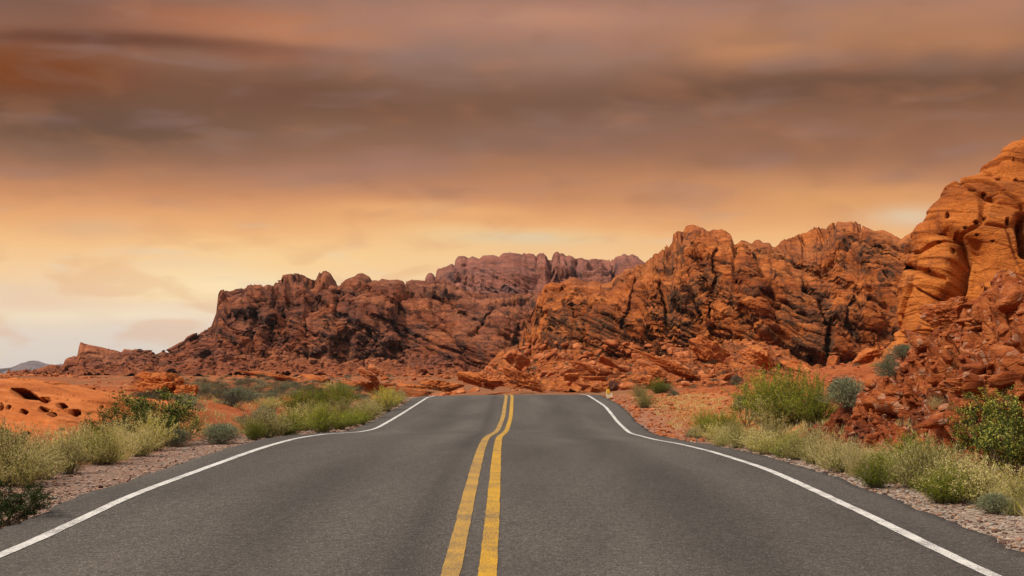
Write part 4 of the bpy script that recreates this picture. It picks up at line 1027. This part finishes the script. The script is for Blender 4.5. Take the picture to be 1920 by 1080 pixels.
for i, (x, y, h) in enumerate(right):
    if vr.random() < .12: continue
    y -= 5; h *= vr.uniform(.5, 1.15); bush(vr.choice(['oliv', 'oliv', 'pale', 'green', 'grass', 'lush', 'pale']), x + vr.uniform(-8, 8), y, h, h * vr.uniform(.9, 1.5), LR, 'brush', GR_)
# bushes that can be told apart
for a in [
 ('sage', 325, 838, 34, 56, 'round grey-green sagebrush at the right end of the tall left brush', 'bush'),
 ('sage', 411, 832, 38, 64, 'lone grey sagebrush dome at the gravel edge before the open red dirt', 'bush'),
 ('lush', 541, 818, 46, 58, 'dense dark-centred green bush standing first in the middle left verge', 'bush'),
 ('lush', 603, 812, 54, 66, 'rounded bright green bush where the left white line flattens out', 'bush'),
 ('flower', 722, 772, 44, 46, 'bush with small yellow flowers near the crest on the left verge', 'bush'),
 ('green', 208, 868, 30, 40, 'small low green plant at the foot of the tall left brush', 'plant'),
 ('sage', 493, 788, 26, 44, 'dark round sagebrush on the red dirt behind the left verge', 'bush'),
 ('sagd', 470, 797, 18, 60, 'low dull sage running down the red bank behind the verge', 'bush'),
 ('green', 507, 768, 24, 40, 'small green bush on the edge of the red bank', 'bush'),
 ('sagd', 436, 762, 24, 50, 'dark grey sagebrush on the rim of the red dirt bank', 'bush'),
 ('sage', 450, 752, 26, 66, 'broad pale sagebrush behind the dark one on the bank rim', 'bush'),
 ('sage', 355, 768, 26, 50, 'grey sagebrush beside the dark green creosote on the left', 'bush'),
 ('sage', 330, 748, 22, 36, 'pale sagebrush in front of the layered outcrop', 'bush'),
 ('lush', 560, 778, 44, 60, 'olive green bush behind the left verge brush, first of the dark clump', 'bush'),
 ('lush', 600, 772, 44, 66, 'olive green bush in the middle of the dark clump behind the verge', 'bush'),
 ('lush', 640, 764, 44, 60, 'dark green bush at the right end of the clump behind the verge', 'bush'),
 ('oliv', 618, 735, 20, 26, 'small yellow-green bush far back below the left ridge', 'bush'),
 ('green', 1209, 765, 32, 36, 'round green bush alone on the straw-coloured verge right of the crest', 'bush'),
 ('pale', 1199, 744, 24, 30, 'paler bush just behind the lone round one right of the crest', 'bush'),
 ('lush', 1233, 738, 28, 34, 'bright yellow-green bush at the foot of the talus', 'bush'),
 ('sage', 1246, 736, 16, 28, 'pale sagebrush at the right side of the bright talus-foot bush', 'bush'),
 ('sagd', 1285, 722, 14, 40, 'low grey bush running up the edge of the red bank', 'bush'),
 ('sage', 1262, 742, 10, 20, 'tiny sagebrush on the red dirt slope', 'bush'),
 ('sagd', 1345, 706, 18, 34, 'thin greyish bush at the top of the red dirt slope', 'bush'),
 ('sage', 1397, 694, 14, 26, 'left one of two round sagebrushes below the huge orange block', 'bush'),
 ('sage', 1438, 697, 18, 40, 'right one of two round sagebrushes below the huge orange block', 'bush'),
 ('sagd', 1383, 722, 20, 24, 'dry grey tuft on the red dirt slope left of the large green bushes', 'bush'),
 ('sage', 1390, 768, 26, 24, 'dark sage under the left side of the large green bush', 'bush'),
 ('lush', 1440, 795, 96, 90, 'left airy green bush of the large clump on the right slope', 'bush'),
 ('lush', 1486, 802, 104, 100, 'tallest yellow-green bush in the large clump on the right slope', 'bush'),
 ('lush', 1530, 800, 90, 80, 'right yellow-green bush in the large clump, touching the grey sage', 'bush'),
 ('oliv', 1460, 815, 70, 90, 'low front bush of the large green clump on the right slope', 'bush'),
 ('sage', 1586, 762, 58, 62, 'big round grey-green sagebrush right of the large green clump', 'bush'),
 ('sage', 1603, 705, 26, 36, 'small sagebrush between the pillar stone and the rubble slope', 'bush'),
 ('sage', 1664, 700, 36, 44, 'lower of two pale sagebrushes climbing the rubble below the tower', 'bush'),
 ('sage', 1690, 672, 30, 44, 'upper pale sagebrush on the rubble right below the tower', 'bush'),
 ('grass', 1757, 765, 26, 34, 'dry straw tuft on the red rubble', 'grass'),
 ('green', 1352, 838, 26, 30, 'small bright green bush at the front left of the right verge brush', 'bush'),
 ('sage', 1298, 822, 18, 30, 'small pale sage at the start of the right verge brush', 'bush'),
 ('lush', 1640, 915, 60, 66, 'darker green bush low in the right verge brush', 'bush'),
 ('lush', 1770, 945, 70, 90, 'bushy green clump at the gravel near the right edge', 'bush'),
 ('sage', 1868, 965, 40, 60, 'greyish low plant on the red gravel near the right edge', 'plant'),
 ('sagd', 1711, 833, 18, 22, 'small dark grey plant beside the flat red slab', 'plant'),
 ('green', 1640, 690, 14, 20, 'tiny green tuft in the rubble left of the sage', 'plant'),
 ('green', 1826, 500, 8, 9, 'tiny green tuft growing on the smooth tower', 'plant'),
]:
    q_ = a
    if a[1] == 1826: continue
    bush(*a, surf='e' if a[1] > 1560 and a[2] < 780 else 'g')
shrub(101, 232, 842, 88, 110, ('dark', 'green'), 'dark green creosote bush behind the tall straw brush, left half', 13)
shrub(103, 300, 836, 100, 120, ('dark', 'green'), 'taller dark green creosote bush with red dirt showing through its right half', 12)
shrub(105, 352, 826, 56, 60, ('green', 'dark'), 'thin twiggy green bush beside the creosote on open dirt', 8, nl=1500)
shrub(107, 12, 984, 78, 120, ('dark', 'dark'), 'low dense dark green shrub at the asphalt edge in the lower left corner', 16, nl=9000, spread=75, name='shrub')
shrub(109, 1850, 885, 130, 120, ('dark', 'oliv'), 'dark creosote bush on the embankment near the right edge of the road view', 13, surf='g')
shrub(111, 1905, 905, 150, 130, ('dark', 'green'), 'large dark creosote bush cut by the right edge behind the bleached twigs', 14, nl=7000)
shrub(113, 1820, 800, 60, 70, ('dark', 'oliv'), 'small creosote bush above the big ones by the salmon slab', 9, nl=2200, surf='e')
shrub(115, 1885, 800, 70, 90, ('dark', 'oliv'), 'thin creosote bush in front of the salmon slab', 9, nl=2200, surf='e')
shrub(117, 8, 860, 60, 50, ('dark', 'green'), 'dark green plant peeking above the straw brush at the left edge', 9, nl=3000, name='shrub')
shrub(119, 1400, 800, 80, 60, ('green', 'dark'), 'dark leggy bush at the left of the large green clump', 8, nl=2500)
# bleached dead branches lying before the big creosote
P_ = Plant(7); r = P_.r
q = np.array(hit(1890, 905)); s1 = q[1] / F
pts = [((-42, 30), (-10, 20), (40, 28)), ((-15, 24), (-25, 50), (-32, 62)), ((0, 25), (-8, 40), (-22, 48)), ((-20, 24), (-22, 8), (-26, 2)), ((10, 26), (26, 40), (44, 58)), ((18, 27), (40, 30), (60, 44))]
A = [np.array([[a_[k][0] * s1, r.uniform(-.15, .15), a_[k][1] * s1] for a_ in pts]) for k in range(3)]
P_.stems(A[0], A[1], A[2], .022, .009, 0, 6)
o = link('dead_branch', P_.mesh('dead_branch', [LM['bleach']])); o.location = q
tag(o, 'bleached crooked dead branch in front of the dark creosote at the right edge', 'branch')
# bare twigs on the slope
for i, (x, y, h) in enumerate([(1612, 848, 50), (1690, 830, 50), (1716, 822, 46)]):
    P_ = Plant(200 + i); r = P_.r; n = 7; d = dirs(r, n, 2, 40); z = np.zeros((n, 3)); P_.stems(z, d * .5 + [0, 0, .1], d, .02, .008, 0, 5)
    j = r.randint(0, n, 16); b0 = d[j] * r.uniform(.4, .9, 16)[:, None]; P_.stems(b0, b0 + r.normal(0, .06, (16, 3)) + [0, 0, .08], b0 + r.normal(0, .1, (16, 3)) + [0, 0, .16], .010, .005, 0, 3)
    o = link('bare_twigs', P_.mesh('bare_twigs', [LM['wood']])); q = np.array(hit(x, y)); o.location = q; s_ = h * q[1] / F; o.scale = (s_,) * 3
    tag(o, ['leftmost bare dark twig standing above the right verge brush', 'middle bare dark twig above the right verge brush', 'rightmost bare dark twig above the right verge brush'][i], 'twig')
# small sage dots over the far left slope and the talus
for i in range(230):
    x = vr.uniform(270, 745); y = vr.uniform(706, 752)
    q = np.array(hit(x, y, 30, 185)); 
    o = link('sagebrush', B['tuft', i % 2]); s_ = vr.uniform(.30, .75); o.location = q; o.scale = (s_, s_, s_ * .55)
    tag(o, 'small grey-green sage tuft on the orange flat below the left ridge', 'bush', 'sage tufts on the flat below the left ridge')
for i in range(60):
    x = vr.uniform(820, 1400); y = vr.uniform(650, 735)
    if y < np.interp(x, [770, 870, 960, 1000, 1300, 1400], [725, 705, 660, 650, 655, 680]): continue
    q = SN.at(x, y, 3); o = link('sagebrush', B['tuft', i % 2]); s_ = vr.uniform(.25, .55); o.location = q; o.scale = (s_, s_, s_ * .7)
    tag(o, 'small grey-green tuft growing among the talus rocks', 'bush', 'green tufts among the talus rocks')
# low dry growth between the bushes and on the straw-coloured verge: nobody could count it
def growth(name, pts, h, mats, seed, dens=9):
    P_ = Plant(seed); r = P_.r; n = len(pts) * dens; idx = np.repeat(np.arange(len(pts)), dens)
    b_ = pts[idx] + np.concatenate([r.normal(0, .05, (n, 2)), np.zeros((n, 1))], 1); d = dirs(r, n, 0, 55)
    P_.leaves(b_, d, h * r.uniform(.4, 1.2, n), r.uniform(.006, .014, n), r.choice([0, 0, 1, 2], n))
    return tag(link(name, P_.mesh(name, mats)), kind='stuff')
def strip_pts(n, side, y0, y1, a0, a1, thr=-.1):
    y = y0 * (y1 / y0) ** rng.uniform(0, 1, n); x = cx(y) + side * (4.05 + rng.uniform(a0, a1, n))
    k = fbm(np.stack([x, y * .7, x * 0], 1) * .9, 3, .5, 3) > thr; x, y = x[k], y[k]; return np.stack([x, y, ground_z(x, y)], 1)
growth('dry_grass', strip_pts(2600, -1, 11, 62, 1.9, 5.5), .16, [LM['straw'], LM['pale'], LM['green']], 301)
growth('dry_grass', strip_pts(2600, 1, 11, 34, .9, 2.8), .16, [LM['straw'], LM['pale'], LM['oliv']], 302)
growth('verge_grass', strip_pts(1900, 1, 30, 62, 1.0, 4.2, -.15), .10, [LM['straw'], LM['pale'], LM['oliv']], 303, 6)

# ------------------------------------------------------------------ marker post at the crest
q = np.array(hit(1141, 745, 40, 63)); q = np.array([P(1141, 741, 61)[0], 61.0, 0]); q[2] = float(ground_z(q[0], q[1]))
pe_ = bpy.data.objects.new('marker_post', None); C.objects.link(pe_); pe_.location = q
tag(pe_, 'short cream roadside marker post with a yellow reflector at the crest right of the road', 'post')
def box(name, x0, x1, y0, y1, z0, z1, mat, bev=.006):
    bm = bmesh.new(); bmesh.ops.create_cube(bm, size=1)
    for v in bm.verts: v.co = Vector(((x0 + x1) / 2 + v.co.x * (x1 - x0), (y0 + y1) / 2 + v.co.y * (y1 - y0), (z0 + z1) / 2 + v.co.z * (z1 - z0)))
    bmesh.ops.bevel(bm, geom=list(bm.edges), offset=bev, segments=2, affect='EDGES')
    me = bpy.data.meshes.new(name); bm.to_mesh(me); bm.free(); me.materials.append(mat); return me
def plain(name, c, r=.6):
    m, g, b = new_mat(name); geo = g.n('ShaderNodeNewGeometry'); n = g.noise(geo.outputs['Position'], 14, 5, .7).outputs[0]
    k = g.mapr(n, .3, .7, .75, 1.1); g.nt.links.new(g.mix(1.0, c, g.xyz(k, k, k), 'MULTIPLY'), b.inputs['Base Color']); b.inputs['Roughness'].default_value = r; return m
cream = plain('cream_paint', (.70, .60, .40)); yel = plain('yellow_reflector', (.75, .42, .02), .35)
ztop = P(1141, 729, 61)[2] - q[2]
link('post', box('post', -.10, .06, -.04, .04, -.1, ztop - .03, cream), pe_)
link('reflector', box('reflector', -.085, .045, -.062, -.043, ztop - .20, ztop - .01, yel), pe_)
link('foot', box('foot', .063, .17, -.05, .05, -.1, max(.05, ztop - .19), cream), pe_)

# ------------------------------------------------------------------ thin desert haze
hz_ = bpy.data.materials.new('haze'); hz_.use_nodes = True; hz_.node_tree.nodes.clear(); g = NT(hz_.node_tree)
pv_ = g.n('ShaderNodeVolumePrincipled'); pv_.inputs['Color'].default_value = (.95, .90, .90, 1); pv_.inputs['Density'].default_value = .00005; pv_.inputs['Anisotropy'].default_value = .1
ho = g.n('ShaderNodeOutputMaterial'); hz_.node_tree.links.new(pv_.outputs[0], ho.inputs['Volume'])
tag(link('haze', box('haze', -6200, 6200, -80, 9200, -75, 62, hz_, .01)), kind='stuff')
